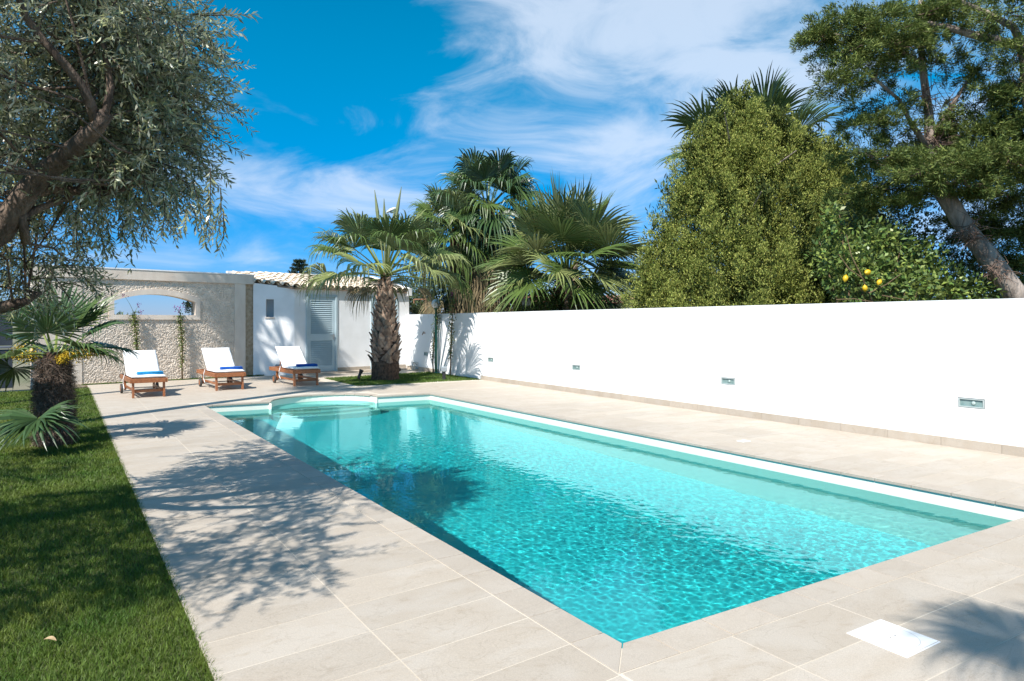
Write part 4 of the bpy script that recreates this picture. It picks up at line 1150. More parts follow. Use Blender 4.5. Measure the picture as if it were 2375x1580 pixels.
p = at(1305, 744, 17.4); far_palm('fan_palm', (p[0], p[1]), 'broad light green fan palm behind the white wall with wide upright fans', 2.78, .34, .22, 46, 1.32, 1.12, ('palm_leaf_yellow', 'palm_leaf'), 21, boots=46, nseg=46, spread=265, droop=.20, skirt=0, el0=86, el1=-8)
p = at(1125, 744, 21.0); far_palm('fan_palm', (p[0], p[1]), 'tall shaggy dark fan palm behind the broad one', 5.05, .30, .20, 36, 1.15, .95, ('palm_leaf_dark', 'palm_leaf'), 31, skirt=34, droop=.7)
p = at(1725, 744, 17.6); far_palm('fan_palm', (p[0], p[1]), 'tall fan palm half hidden behind the golden conifer', 5.55, .26, .18, 26, 1.35, 1.30, ('palm_leaf_dark', 'palm_leaf'), 41, droop=.3, el0=75, el1=-20)
p = at(1050, 744, 20.0); far_palm('fan_palm', (p[0] + .3, p[1] + .6), 'small fan palm squeezed between the island palm and the shaggy palm', 4.2, .22, .15, 30, 1.05, .8, ('palm_leaf', 'palm_leaf_yellow'), 43, droop=.55, skirt=6)
# two tall palms at the left edge: their trunk shadows cross the deck
far_palm('tall_palm', (-2.40, 13.80), 'tall slim palm left of the gate whose crown shades the pool house', 11.0, .12, .085, 24, .95, .8, ('palm_leaf_dark', 'palm_leaf'), 51, droop=.7)
far_palm('tall_palm', (-1.5, 10.38), 'slender tall palm on the lawn behind the olive tree', 10.2, .16, .13, 22, .85, .7, ('palm_leaf_dark', 'palm_leaf'), 61, droop=.7)
# palm behind the viewer, seen by its shadow on the near deck
far_palm('fan_palm', (-.62, -2.58), 'fan palm behind the viewer that shades the near right deck', 6.3, .2, .13, 14, .60, .95, ('palm_leaf_dark', 'palm_leaf'), 71, droop=.6, el0=60, el1=-10)


# ------------------------------------------------------------------ dwarf palm on the lawn
def dwarf_palm():
    base = (-.06, 9.42, 0); T = thing('windmill_palm', base, 'short palm with hairy dark trunk and yellow flowers on the left lawn', 'palm')
    prof = [(.155, -.02), (.165, .15), (.17, .35), (.165, .55), (.155, .75), (.13, .92), (.10, 1.05)]
    V, F = trunk_mesh([(np.interp(z, [q[1] for q in prof], [q[0] for q in prof]), z) for z in np.linspace(-.02, 1.05, 26)], 26, .05, 9)
    link('trunk', raw('trunk', V, F, M['palm_trunk']), T)
    # fibre: many short curled strips
    r = np.random.default_rng(3); n = 6500; a = r.uniform(0, 6.283, n); z = r.uniform(.0, .98, n); rad = np.interp(z, [q[1] for q in prof], [q[0] for q in prof])
    P = np.stack([np.cos(a) * rad, np.sin(a) * rad, z], 1); out = np.stack([np.cos(a), np.sin(a), np.zeros(n)], 1); tang = np.stack([-np.sin(a), np.cos(a), np.zeros(n)], 1)
    D = unit(out * r.uniform(.2, 1.0, (n, 1)) + tang * r.normal(0, .7, (n, 1)) + np.array((0, 0, 1)) * r.normal(-.15, .6, (n, 1)))
    v, f = leaves(P, D, unit(out + r.normal(0, .3, (n, 3))), r.uniform(.05, .14, n), r.uniform(.003, .008, n), bend=.35)
    o = link('trunk_fibre', raw('trunk_fibre', v, f, M['fibre']), T); o['kind'] = 'stuff'
    n = 70; a = r.uniform(0, 6.283, n); z = r.uniform(.25, .85, n); P = np.stack([np.cos(a) * .2, np.sin(a) * .2, z], 1); out = np.stack([np.cos(a), np.sin(a), np.full(n, .15)], 1)
    v, f = leaves(P, out, np.tile((0, 0, 1.), (n, 1)), r.uniform(.15, .34, n), np.full(n, .004), bend=.5); link('whisker', raw('whisker', v, f, M['fibre']), T)['kind'] = 'stuff'
    rr = random.Random(5)
    tocam = math.atan2(-9.42, .06); right = -YAW       # azimuths: towards the viewer, and to the right of the picture
    lst = [(right + 1.35, 55, .42, .78, .5, 200, .15), (right + .35, 44, .40, .62, .6, 190, .7), (right + 3.0, 30, .50, .70, .6, 200, .4), (right + 2.6, 52, .45, .72, .3, 200, .3), (right - .5, 30, .34, .50, .9, 180, .9),
           (right + 3.5, 12, .50, .66, .8, 190, .6), (right + .9, 62, .4, .7, .3, 190, .3), (right + 2.0, 68, .4, .75, .2, 200, .2), (tocam - .3, 58, .34, .62, .2, 260, .35), (tocam - .9, 8, .45, .60, .5, 220, .5),
           (right + 3.15, -12, .50, .66, .6, 210, .5), (right + .15, 18, .36, .50, .9, 170, 1.0), (right + 1.0, 20, .5, .6, .8, 180, .8), (right + 2.2, 20, .5, .6, .8, 180, .8), (tocam + .6, 20, .42, .58, .6, 220, .7)]
    for az, el, pl, Rb, sag, sp, dr in lst:
        frond(T, (0, 0, 0), [M['palm_leaf_dark'] if rr.random() < .6 else M['palm_leaf'], M['petiole']], base=(math.cos(az) * .05, math.sin(az) * .05, 1.02), az=az, elev=R(el), plen=pl * .9, Rb=Rb * .86, nseg=32, spread=R(sp), sag=sag * .6, droop=dr * .55, fold=.25, r=rr, twist=rr.uniform(-.3, .3), pw=.018, stiff=.5, tipw=1.0)
    # low young fan hanging in front of the trunk
    b = at(80, 945, 7.2) - np.array(base)
    for az, el, dr, Rb in ((tocam - 1.2, -25, .35, .62), (right + 3.3, 10, .3, .55), (tocam - .2, -45, .2, .55)):
        frond(T, (0, 0, 0), [M['palm_leaf_dark'], M['petiole']], base=(-.05, -.12, .30), az=math.atan2(b[1] + .12, b[0] + .05), elev=R(22), plen=.42, Rb=Rb, nseg=26, spread=R(280), sag=.6, droop=dr, fold=.2, r=rr, twist=rr.uniform(-.6, .6), pw=.012, stiff=.4)
    # flower sprays
    r2 = np.random.default_rng(8)
    for az, el, L_ in ((right + .2, 14, .50), (right + 3.1, 10, .52), (right + 3.4, 25, .40), (tocam + .4, 18, .30), (right + .7, 26, .36)):
        d = np.array((math.cos(az) * math.cos(R(el)), math.sin(az) * math.cos(R(el)), math.sin(R(el)))); p0 = np.array((0, 0, .92))
        g = G(); mid = p0 + d * L_ * .5 + np.array((0, 0, .03)); end = p0 + d * L_ + np.array((0, 0, -.03)); g.tube([p0, mid, end], [.022, .016, .006], 6); st = g.build('flower_stalk', M['petiole'], T, smooth=True)
        n = 420; t = r2.uniform(.45, 1.05, n); c = p0 + d * L_ * t[:, None] + r2.normal(0, .030, (n, 3)); v, f = leaves(c, rand_dirs(n, r2), rand_dirs(n, r2), r2.uniform(.014, .026, n), r2.uniform(.010, .016, n), fold=.4)
        o = link('flower', raw('flower', v, f, M['flower_yellow']), st); o['kind'] = 'stuff'


dwarf_palm()


# ------------------------------------------------------------------ olive tree
def olive_tree():
    base = camw(-4.15, 4.0); T = thing('olive_tree', base, 'old olive tree with silvery leaves leaning in from the left', 'tree'); o0 = np.array(T.location)
    r = np.random.default_rng(12); rr = random.Random(12)
    fork = camw(-3.55, 4.0, 1.62)
    limbs = []
    P = lambda *a: at(*a)
    limbs.append(([base + np.array((0, 0, -.05)), base + np.array((.04, -.02, .5)), camw(-3.85, 4.0, 1.1), fork], [.20, .16, .14, .12], 14))
    l1 = [fork, P(0, 535, 4.0), P(55, 450, 4.0), P(95, 405, 4.0), P(140, 368, 3.95), P(190, 325, 3.9), P(222, 295, 3.88), P(245, 262, 3.85)]
    limbs.append((l1, [.115, .085, .075, .07, .062, .056, .050, .044], 14))
    limbs.append(([P(225, 292, 3.88), P(208, 240, 3.82), P(190, 200, 3.78), P(150, 150, 3.7), P(105, 100, 3.65), P(60, 40, 3.6), P(20, -60, 3.5), P(-20, -200, 3.4)], [.040, .034, .030, .028, .025, .022, .018, .012], 10))
    limbs.append(([P(40, 468, 4.0), P(70, 445, 4.05), P(120, 436, 4.15), P(180, 441, 4.2), P(240, 442, 4.28), P(290, 430, 4.32), P(328, 415, 4.36), P(346, 398, 4.4), P(352, 370, 4.45)], [.05, .042, .036, .034, .032, .029, .026, .022, .015], 10))
    limbs.append(([P(240, 275, 3.85), P(255, 200, 3.9), P(240, 110, 3.9), P(228, 20, 3.9), P(225, -120, 3.9)], [.026, .022, .018, .014, .008], 8))
    limbs.append(([P(60, 560, 4.05), P(50, 500, 4.0), P(90, 480, 4.1), P(160, 455, 4.2), P(185, 420, 4.2)], [.03, .03, .026, .02, .012], 8))
    limbs.append(([camw(-4.3, 4.6, 1.1), P(-120, 760, 4.6), P(-10, 712, 4.6), P(30, 702, 4.6), P(60, 694, 4.62), P(80, 680, 4.65), P(95, 676, 4.7)], [.06, .055, .05, .046, .034, .022, .010], 9))
    limbs.append(([fork, camw(-3.9, 3.6, 2.3), camw(-4.2, 3.2, 3.0), camw(-4.3, 2.9, 3.7)], [.09, .07, .05, .02], 10))
    limbs.append(([fork, camw(-3.2, 3.4, 2.2), camw(-2.9, 3.0, 2.8), camw(-2.7, 2.8, 3.4)], [.08, .06, .04, .02], 10))
    for pts, rad, n in limbs:
        g = G(); g.tube(pts, [q * .86 for q in rad], n); o = g.build('limb', M['bark_olive'], T, smooth=True, origin=o0)
    allpts = [np.array(q) for pts, rad, n in limbs[1:] for q in pts]
    # crown volumes (camera view x, y, depth; radii in metres)
    ell = [(camw(-2.72, 4.4, 2.98), (.72, .8, .95), 3.4), (at(300, 230, 4.4), (.30, .55, .62), 1.8), (at(330, 370, 4.5), (.26, .45, .22), .5), (at(70, 590, 4.9), (.28, .4, .20), .3), (at(225, 440, 4.7), (.38, .35, .13), .35), (at(40, 645, 4.85), (.28, .35, .10), .22),
           (at(120, 90, 4.1), (.68, .7, .75), 2.0), (at(30, 400, 4.7), (.45, .5, .5), .9), (camw(-3.8, 3.2, 2.7), (.7, .8, .6), 1.3), (camw(-2.7, 3.0, 3.7), (.6, .8, .4), 1.0), (camw(-3.6, 5.1, 2.9), (.7, .7, .6), 1.0), (at(265, 60, 4.1), (.45, .7, .5), 1.2), (np.array((-1.45, 3.7, 2.1)), (.6, .7, .35), 1.5), (np.array((-1.75, 5.0, 2.1)), (.6, .7, .35), 1.3), (np.array((-2.1, 6.8, 2.1)), (.6, .8, .35), 1.1), (np.array((-1.0, 3.0, 2.7)), (.6, .6, .35), .9), (np.array((-.75, 3.6, 3.2)), (.5, .6, .3), .7)]
    wts = np.array([e[2] for e in ell]); wts /= wts.sum()
    NT = 4000; tw_P = []; tw_D = []
    Lf = []; twg = G(); nleaf = []
    camr = np.array((CA, -SA, 0)); camf = np.array((SA, CA, 0))
    open_limbs = [[(0, 535), (95, 405), (190, 325), (245, 262), (190, 200), (105, 100), (60, 30)], [(40, 468), (120, 436), (240, 442), (328, 415), (350, 380)], [(0, 712), (60, 694), (95, 676)]]

    def near_limb(px, py, pd):          # keep the air in front of the big limbs open
        if pd > 4.05: return False
        for L_ in open_limbs:
            for (x0, y0), (x1, y1) in zip(L_[:-1], L_[1:]):
                t = max(0, min(1, ((px - x0) * (x1 - x0) + (py - y0) * (y1 - y0)) / ((x1 - x0) ** 2 + (y1 - y0) ** 2)))
                if math.hypot(px - x0 - t * (x1 - x0), py - y0 - t * (y1 - y0)) < 62: return True
        return False
    for i in range(NT):
        c, ra, _ = ell[r.choice(len(ell), p=wts)]
        u = unit(r.normal(size=3)) * r.random() ** .42
        st = c + camr * u[0] * ra[0] + camf * u[1] * ra[1] + np.array((0, 0, u[2] * ra[2]))
        d = camr * u[0] + camf * u[1] * .8 + np.array((0, 0, u[2] * .5)) + r.normal(0, .55, 3) + np.array((0, 0, -.18)); d = unit(d)
        pd = st @ camf; pl = st @ camr; px = (pl / pd * FOC + CXP) / 1.00764; py = (HYP - (st[2] - CAM_H) / pd * FOC) / 1.00764
        if near_limb(px, py, pd) or (pd < 3.1 and px > -330): continue
        L_ = r.uniform(.18, .36); n = int(L_ / .021)
        t = np.linspace(0.08, 1, n); sag = -np.array((0, 0, 1)) * (t ** 2)[:, None] * L_ * r.uniform(.0, .32)
        pts = st + d * (t * L_)[:, None] + sag
        if i % 2 == 0: twg.tube([pts[0], pts[n // 2], pts[-1]], [.0045, .003, .0012], 4, cap=False)
        nleaf.append((pts, d))
    # a few hanging sprays seen against the sky
    for (x, y, dp, L_, dx) in ((500, 440, 4.1, .32, .05), (480, 400, 4.1, .42, .04), (290, 500, 4.4, .26, .2), (420, 420, 4.3, .3, .05), (250, 520, 4.5, .22, .3), (505, 480, 4.05, .22, -.1), 
                               (180, 560, 4.7, .28, .3), (440, 470, 4.1, .22, .0), (200, 640, 4.8, .15, .5), (330, 470, 4.4, .22, .3)):
        for k in range(2):
            st = at(x - 12 + r.normal(0, 14), y + r.normal(0, 12), dp + r.normal(0, .1)); d = unit(camr * dx + np.array((0, 0, -1.)) + r.normal(0, .22, 3)); n = int(L_ / .017); t = np.linspace(.0, 1, n)
            pts = st + d * (t * L_ * r.uniform(.7, 1.1))[:, None] + camr * (np.sin(t * 3) * .02)[:, None]
            twg.tube([pts[0], pts[n // 2], pts[-1]], [.0035, .0025, .001], 4, cap=False); nleaf.append((pts, d))
    # branchlets linking limbs with the outer crown
    for i in range(60):
        a = allpts[rr.randrange(len(allpts))]; c, ra, _ = ell[r.choice(len(ell), p=wts)]; u = unit(r.normal(size=3)) * .8
        b = c + camr * u[0] * ra[0] + camf * u[1] * ra[1] + np.array((0, 0, u[2] * ra[2]))
        if np.linalg.norm(b - a) > 1.3: b = a + unit(b - a) * 1.3
        m1 = a * .6 + b * .4 + r.normal(0, .07, 3); m2 = a * .25 + b * .75 + r.normal(0, .07, 3); twg.tube([a, m1, m2, b], [.009, .007, .005, .002], 5, cap=False)
    twg.build('twigs', M['bark_olive'], T, origin=o0)['kind'] = 'stuff'
    PP = []; DD = []
    for pts, d in nleaf:
        side = unit(np.cross(d, r.normal(size=3))); up = unit(np.cross(side, d)); k = len(pts)
        ang = np.arange(k) * 1.57 + r.uniform(0, 6.28)
        for s in (0, math.pi):
            dirs = d * .8 + side * np.cos(ang + s)[:, None] * .75 + up * np.sin(ang + s)[:, None] * .75 + r.normal(0, .25, (k, 3)); PP.append(pts); DD.append(dirs)
    PP = np.concatenate(PP); DD = unit(np.concatenate(DD)); n = len(PP)
    v, f = leaves(PP, DD, unit(r.normal(0, .7, (n, 3)) + np.array((0, 0, 1.))), r.uniform(.042, .070, n), r.uniform(.0105, .016, n), bend=.08)
    link('crown', raw('crown', v - o0, f, M['olive_leaf']), T)


olive_tree()


# ------------------------------------------------------------------ foliage masses
def clumps(C, Nn, per, size, blen, bwid, r, up=.35, spread=.9):
    """blade tufts around clump centres C, pointing along Nn"""
    n = len(C) * per; Cn = np.repeat(C, per, 0); Dn = np.repeat(Nn, per, 0)
    s = np.repeat(size, per)[:, None]
    off = r.normal(0, 1, (n, 3)) * s * .5
    D = unit(Dn * .9 + off / (s + 1e-6) * .9 + r.normal(0, spread * .5, (n, 3)) + np.array((0, 0, up)))
    return leaves(Cn + off, D, unit(r.normal(size=(n, 3)) + np.array((0, 0, .6))), r.uniform(.7, 1.3, n) * blen, r.uniform(.7, 1.3, n) * bwid, bend=.1, fold=.25)


def golden_conifer():
    D0 = 12.9; b0 = at(1690, 744, D0); base = np.array((b0[0], b0[1], 0)); T = thing('conifer', base, 'dense golden green conifer rising to a point behind the white wall', 'tree')
    r = np.random.default_rng(20); camr = np.array((CA, -SA, 0)); camf = np.array((SA, CA, 0)); k = D0 / FOC * 2375 / 2357
    # spires: photo x of axis, top y, half width in px at the bottom, depth offset, weight
    sp = [(1700, 222, 130, 0.0, 1.0), (1640, 282, 125, -.1, .9), (1588, 322, 105, -.2, .8), (1552, 430, 90, -.15, .7), (1515, 500, 70, -.2, .5), (1485, 575, 45, -.2, .35), (1800, 258, 120, .2, .9), (1752, 330, 130, -.1, .9), (1860, 300, 140, .2, 1.0), (1930, 320, 140, .3, 1.0), (1975, 370, 130, .6, .8), (2030, 410, 120, .6, .7), (1960, 480, 120, -.3, .8), (2020, 530, 100, -.5, .6), (1930, 420, 120, -.2, .8),
          (1640, 420, 120, -.6, .8), (1720, 440, 130, -.75, .9), (1800, 430, 130, -.6, .8), (1880, 470, 130, -.5, .7), (1570, 540, 80, -.5, .5), (1680, 560, 130, -.95, .7), (1790, 570, 130, -.9, .7)]
    C = []; Nn = []; S = []; Ci = []; Ni = []
    sp = [q + (.9,) for q in sp] + [(1700, 216, 62, -.1, .55, 4.2), (1668, 262, 60, -.15, .5, 3.9), (1735, 262, 60, 0, .45, 3.9), (1800, 250, 55, .1, .5, 4.0), (1600, 318, 60, -.2, .45, 3.4), (1868, 295, 75, .2, .5, 3.4), (1935, 315, 80, .2, .5, 3.2), (1640, 278, 65, -.1, .5, 3.6)]
    for x, yt, hw, dd, wt, zb in sp:
        ax = at(x, 744, D0) * np.array((1, 1, 0)) + camf * dd; top = CAM_H + (744 - yt) * k; rad = hw * k
        nl = int(82 * wt)
        for q in range(nl):
            t = (q + r.random()) / nl; t = t ** .78; z = top - t * (top - zb); a = r.uniform(0, 6.283); rr_ = rad * t ** .60 * r.uniform(.72, 1.08)
            o = np.array((math.cos(a), math.sin(a), 0)); c = ax + o * rr_ + np.array((0, 0, z)); lr = r.uniform(.12, .235) * (.65 + .5 * min(1, t * 2)); axis = unit(o * .55 + np.array((0, 0, 1.)) + r.normal(0, .18, 3))
            m_ = int(36 * (lr / .15) ** 1.7) + 8; u = unit(r.normal(size=(m_, 3))); h = r.uniform(-1, 1, m_)
            P_ = c + axis * (h * lr * 1.7)[:, None] + (u - axis * (u @ axis)[:, None]) * (lr * np.sqrt(np.clip(1 - h * .98, .04, 1.1)) * .72)[:, None]
            C.append(P_); Nn.append(unit((P_ - c) / lr * .8 + axis * .9)); S.append(np.full(m_, .034))
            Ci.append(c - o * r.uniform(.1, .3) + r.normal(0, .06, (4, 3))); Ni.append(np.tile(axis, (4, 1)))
    C = np.concatenate(C); Nn = np.concatenate(Nn); S = np.concatenate(S)
    keep = C[:, 0] > 8.62
    v, f = clumps(C[keep], Nn[keep], 5, S[keep], .040, .0155, r, up=.45, spread=.5)
    link('crown', raw('crown', v - base, f, M['juniper']), T)
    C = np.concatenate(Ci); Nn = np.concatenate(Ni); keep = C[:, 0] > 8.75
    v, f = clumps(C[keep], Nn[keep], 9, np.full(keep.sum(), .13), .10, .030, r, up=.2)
    link('inner_shade_foliage', raw('inner_shade_foliage', v - base, f, M['juniper_shade']), T)  # dark filler leaves, coloured as the shade in the gaps between lobes
    g = G(); g.tube([base, base + np.array((0, 0, 2.5)), base + np.array((0, 0, 4.4))], [.16, .10, .02], 8)
    for q in range(14):
        a = q * 2.4; z = 1 + q * .28; g.tube([base + np.array((0, 0, z)), base + np.array((math.cos(a) * 1.1, math.sin(a) * 1.1, z + .7))], [.03, .008], 5)
    g.build('trunk', M['cypress_bark'], T, origin=base)


golden_conifer()


def cypress_tree():
    b0 = at(2395, 744, 9.9); base = np.array((b0[0], b0[1], 0)); T = thing('cypress_tree', base, 'large cypress with a leaning bare trunk and layered dark branches at the right', 'tree')
    r = np.random.default_rng(30); camr = np.array((CA, -SA, 0)); camf = np.array((SA, CA, 0)); up = np.array((0, 0, 1.))
    tr = [base + np.array((.5, -.3, -.1)), at(2395, 760, 9.9), at(2345, 690, 9.9), at(2290, 610, 9.9), at(2225, 530, 9.95), at(2175, 450, 10.0), at(2150, 400, 10.0), at(2140, 340, 10.05), at(2138, 260, 10.1), at(2125, 170, 10.1), at(2118, 80, 10.1), at(2120, -60, 10.2)]
    g = G(); g.tube(tr, [.18, .165, .155, .135, .125, .12, .105, .08, .06, .05, .04, .025], 14); g.build('trunk', M['cypress_bark'], T, smooth=True, origin=base)

    def limb(pts, rad): g = G(); g.tube(pts, rad, 8); g.build('limb', M['cypress_bark'], T, smooth=True, origin=base)
    limb([at(2390, 420, 9.3), at(2357, 110, 9.3), at(2290, 92, 9.4), at(2230, 78, 9.5), at(2180, 62, 9.6), at(2120, 50, 9.7)], [.10, .075, .062, .05, .04, .02])
    limb([at(2357, 105, 9.3), at(2330, 60, 9.3), at(2270, 30, 9.4), at(2200, 0, 9.4), at(2160, -60, 9.4)], [.05, .045, .04, .035, .02])
    limb([at(2138, 330, 10.05), at(2180, 260, 10.0), at(2225, 190, 9.9), at(2260, 150, 9.9)], [.05, .035, .02, .01])
    limb([at(2145, 350, 10.0), at(2100, 290, 10.0), at(2070, 230, 9.9), at(2000, 170, 9.8), at(1940, 120, 9.7)], [.05, .035, .025, .018, .008])
    limb([at(2150, 420, 10.0), at(2100, 402, 10.0), at(2050, 388, 10.1), at(2010, 372, 10.1)], [.05, .03, .02, .008])
    limb([at(2170, 440, 10.0), at(2230, 400, 9.7), at(2300, 370, 9.5), at(2380, 350, 9.3)], [.05, .04, .03, .02])
    limb([at(2125, 150, 10.1), at(2060, 110, 9.9), at(1980, 90, 9.7), at(1900, 75, 9.6)], [.035, .028, .02, .008])
    # foliage pads: photo x, y, half-width px, half-height px, depth, half-depth m, weight
    pads = [(1960, 60, 95, 34, 9.6, .5, 1.3), (1905, 80, 48, 18, 9.5, .3, .4), (2040, 100, 90, 45, 9.7, .55, 1.3), (1950, 120, 62, 32, 9.6, .4, .7), (1925, 178, 34, 20, 9.5, .2, .25), (2080, 40, 110, 45, 9.9, .7, 1.5), (2190, 30, 90, 40, 9.8, .6, 1.1), (2020, 165, 50, 24, 9.8, .4, .4),
            (2120, 120, 60, 35, 10.1, .5, .6), (2310, 40, 75, 50, 9.3, .6, 1.2), (2345, 110, 35, 40, 9.2, .4, .6), (2335, 190, 40, 45, 9.3, .4, .7), (2170, 130, 45, 20, 10, .3, .2), (2260, 180, 26, 30, 9.8, .3, .25),
            (2050, 240, 60, 25, 10.0, .4, .4), (2005, 275, 50, 24, 9.9, .4, .45), (2090, 300, 60, 26, 10.1, .5, .5), (2245, 240, 50, 26, 9.8, .4, .45), (2300, 290, 80, 55, 9.8, .6, 1.5), (2230, 310, 60, 40, 9.9, .5, .9), (2350, 270, 40, 60, 9.9, .5, .8),
            (1985, 355, 70, 30, 10.0, .5, .5), (2080, 370, 80, 42, 10.3, .6, 1.2), (2010, 430, 80, 40, 10.3, .5, .7), (2080, 450, 80, 50, 10.4, .6, 1.3), (2140, 360, 50, 40, 10.4, .5, .8),
            (2170, 380, 90, 26, 9.5, .5, 1.1), (2270, 360, 110, 34, 9.4, .6, 1.6), (2340, 380, 60, 45, 9.3, .5, 1.0), (2210, 420, 80, 26, 9.5, .4, .9), (2320, 440, 70, 35, 9.8, .5, 1.0), (2120, 400, 50, 16, 9.5, .3, .4),
            (2330, 520, 60, 60, 10.6, .5, 1.2), (2270, 560, 50, 70, 10.8, .5, 1.1), (2340, 610, 60, 50, 10.9, .5, 1.0), (1870, 75, 26, 9, 9.5, .2, .14), (1945, 200, 20, 26, 9.5, .2, .16), (2230, 490, 40, 30, 10.5, .4, .5), (2400, 300, 60, 160, 9.6, .6, 2.2), (2420, 520, 60, 120, 10.2, .6, 1.6)]
    Cs = []; Ns = []; Sz = []; tw = G()
    for x, y, hw, hh, d, hd, w in pads:
        k = d / FOC * 2375 / 2357; c = at(x, y, d); nb = int(26 * w) + 3
        for q in range(nb):                                     # each pad is a set of flat sprays reaching outwards
            u = unit(r.normal(size=3)) * r.random() ** .45
            e = c + camr * (u[0] * hw * k) + camf * (u[1] * hd) + up * ((u[2] * .9 - .35 * u[0] ** 2) * hh * k)
            out = unit(camr * (u[0] + r.normal(0, .35)) + camf * (u[1] * .8 + r.normal(0, .3)) + up * (r.normal(.02, .22))); L_ = r.uniform(.16, .34); m_ = int(54 * L_ / .25)
            t = r.random(m_) ** .8; side = unit(np.cross(out, up)); spread_ = (.11 * (1 - t) + .025)[:, None]
            P_ = e + out * (t * L_)[:, None] + side * r.normal(0, 1, (m_, 1)) * spread_ + up * (r.normal(0, .030, m_) - .10 * L_ * t ** 2 * 2)[:, None]
            Cs.append(P_); Ns.append(unit(out + side * r.normal(0, .5, (m_, 1)) + up * .25)); Sz.append(np.full(m_, .022))
            if q % 3 == 0: tw.tube([c + (e - c) * .25, (c + e) / 2 - up * .03, e, e + out * L_ * .7], [.011, .008, .005, .002], 4, cap=False)
    C = np.concatenate(Cs); Nn = np.concatenate(Ns); S = np.concatenate(Sz)
    v, f = clumps(C, Nn, 4, S, .066, .0115, r, up=.10, spread=.5)
    link('crown', raw('crown', v - base, f, M['cypress']), T)
    # bare dead twigs on the trunk and in the open middle
    for (x, y, d, n, L_) in ((2150, 330, 9.95, 60, .42), (2235, 540, 9.75, 70, .30), (2290, 625, 9.7, 40, .22), (2180, 250, 10.0, 50, .5), (2130, 220, 10.0, 34, .4)):
        c = at(x, y, d)
        for q in range(n):
            s = c + r.normal(0, .07, 3); dv = unit(r.normal(size=3)) * L_ * r.uniform(.5, 1.2); m_ = s + dv * .5 + r.normal(0, .04, 3); tw.tube([s, m_, s + dv], [.006, .004, .0015], 4, cap=False)
    tw.build('twigs', M['dry_twig'], T, origin=base)['kind'] = 'stuff'


cypress_tree()


def bush(name, label, cat, base, ell, n, ln, wd, mt, seed, group=None, stems=True, up=.4, surf=.35):
    T = thing(name, base, label, cat, group); r = np.random.default_rng(seed); w = np.array([e[1][0] * e[1][2] for e in ell]); w = w / w.sum(); V = []
    camr = np.array((CA, -SA, 0)); camf = np.array((SA, CA, 0)); base = np.array(base, float)
    PP = []; NN = []
    for (c, ra), wi in zip(ell, w):
        k = int(n * wi); u = unit(r.normal(size=(k, 3))) * (r.random((k, 1)) ** surf); lump = 1 + .14 * np.sin(u[:, :1] * 9 + c[0]) * np.sin(u[:, 2:3] * 8)
        u = u * lump
        PP.append(np.array(c) + camr * u[:, :1] * ra[0] + camf * u[:, 1:2] * ra[1] + np.array((0, 0, 1)) * u[:, 2:3] * ra[2]); NN.append(unit(u + r.normal(0, .55, (k, 3)) + np.array((0, 0, up))))
    P = np.concatenate(PP); Nn = np.concatenate(NN); k = len(P)
    v, f = leaves(P, Nn, unit(r.normal(size=(k, 3)) + np.array((0, 0, .8))), r.uniform(.7, 1.3, k) * ln, r.uniform(.7, 1.3, k) * wd, bend=.12, fold=.2)
    link('foliage', raw('foliage', v - base, f, M[mt]), T)
    if stems:
        g = G()
        for q in range(12):
            e = P[r.integers(0, k)]; g.tube([base + r.normal(0, .08, 3) * np.array((1, 1, 0)), (base + e) / 2 + r.normal(0, .08, 3), e], [.025, .015, .005], 5, cap=False)
        g.build('stem', M['vine_stem'], T, origin=base)
    return T


# dark round shrub behind the house end
bc = at(1030, 744, 21.8); bush('shrub', 'big rounded dark green shrub behind the pool house end', 'shrub', (bc[0], bc[1], 0),
     [(at(1020, 690, 21.8), (1.25, 1.0, 1.0)), (at(1095, 715, 21.5), (1.0, .9, .8)), (at(950, 690, 22), (.8, .9, .85)), (at(1060, 670, 22), (.9, .9, .75)), (at(1010, 745, 21.6), (1.6, 1.0, .8))], 17000, .085, .034, 'shrub', 81)
c = at(1290, 744, 25); bush('shrub', 'deep green hedge mass closing the view behind the broad palm', 'shrub', (c[0], c[1], 0), [(at(1180, 690, 24.5), (1.6, 1.0, 1.1)), (at(1300, 700, 25), (1.6, 1.0, .8)), (at(1420, 690, 25), (1.5, 1.0, 1.1)), (at(1480, 650, 25), (1.0, 1.0, 1.4)), (at(1120, 640, 25), (1.0, .9, 1.2))], 9000, .12, .05, 'shrub', 79)
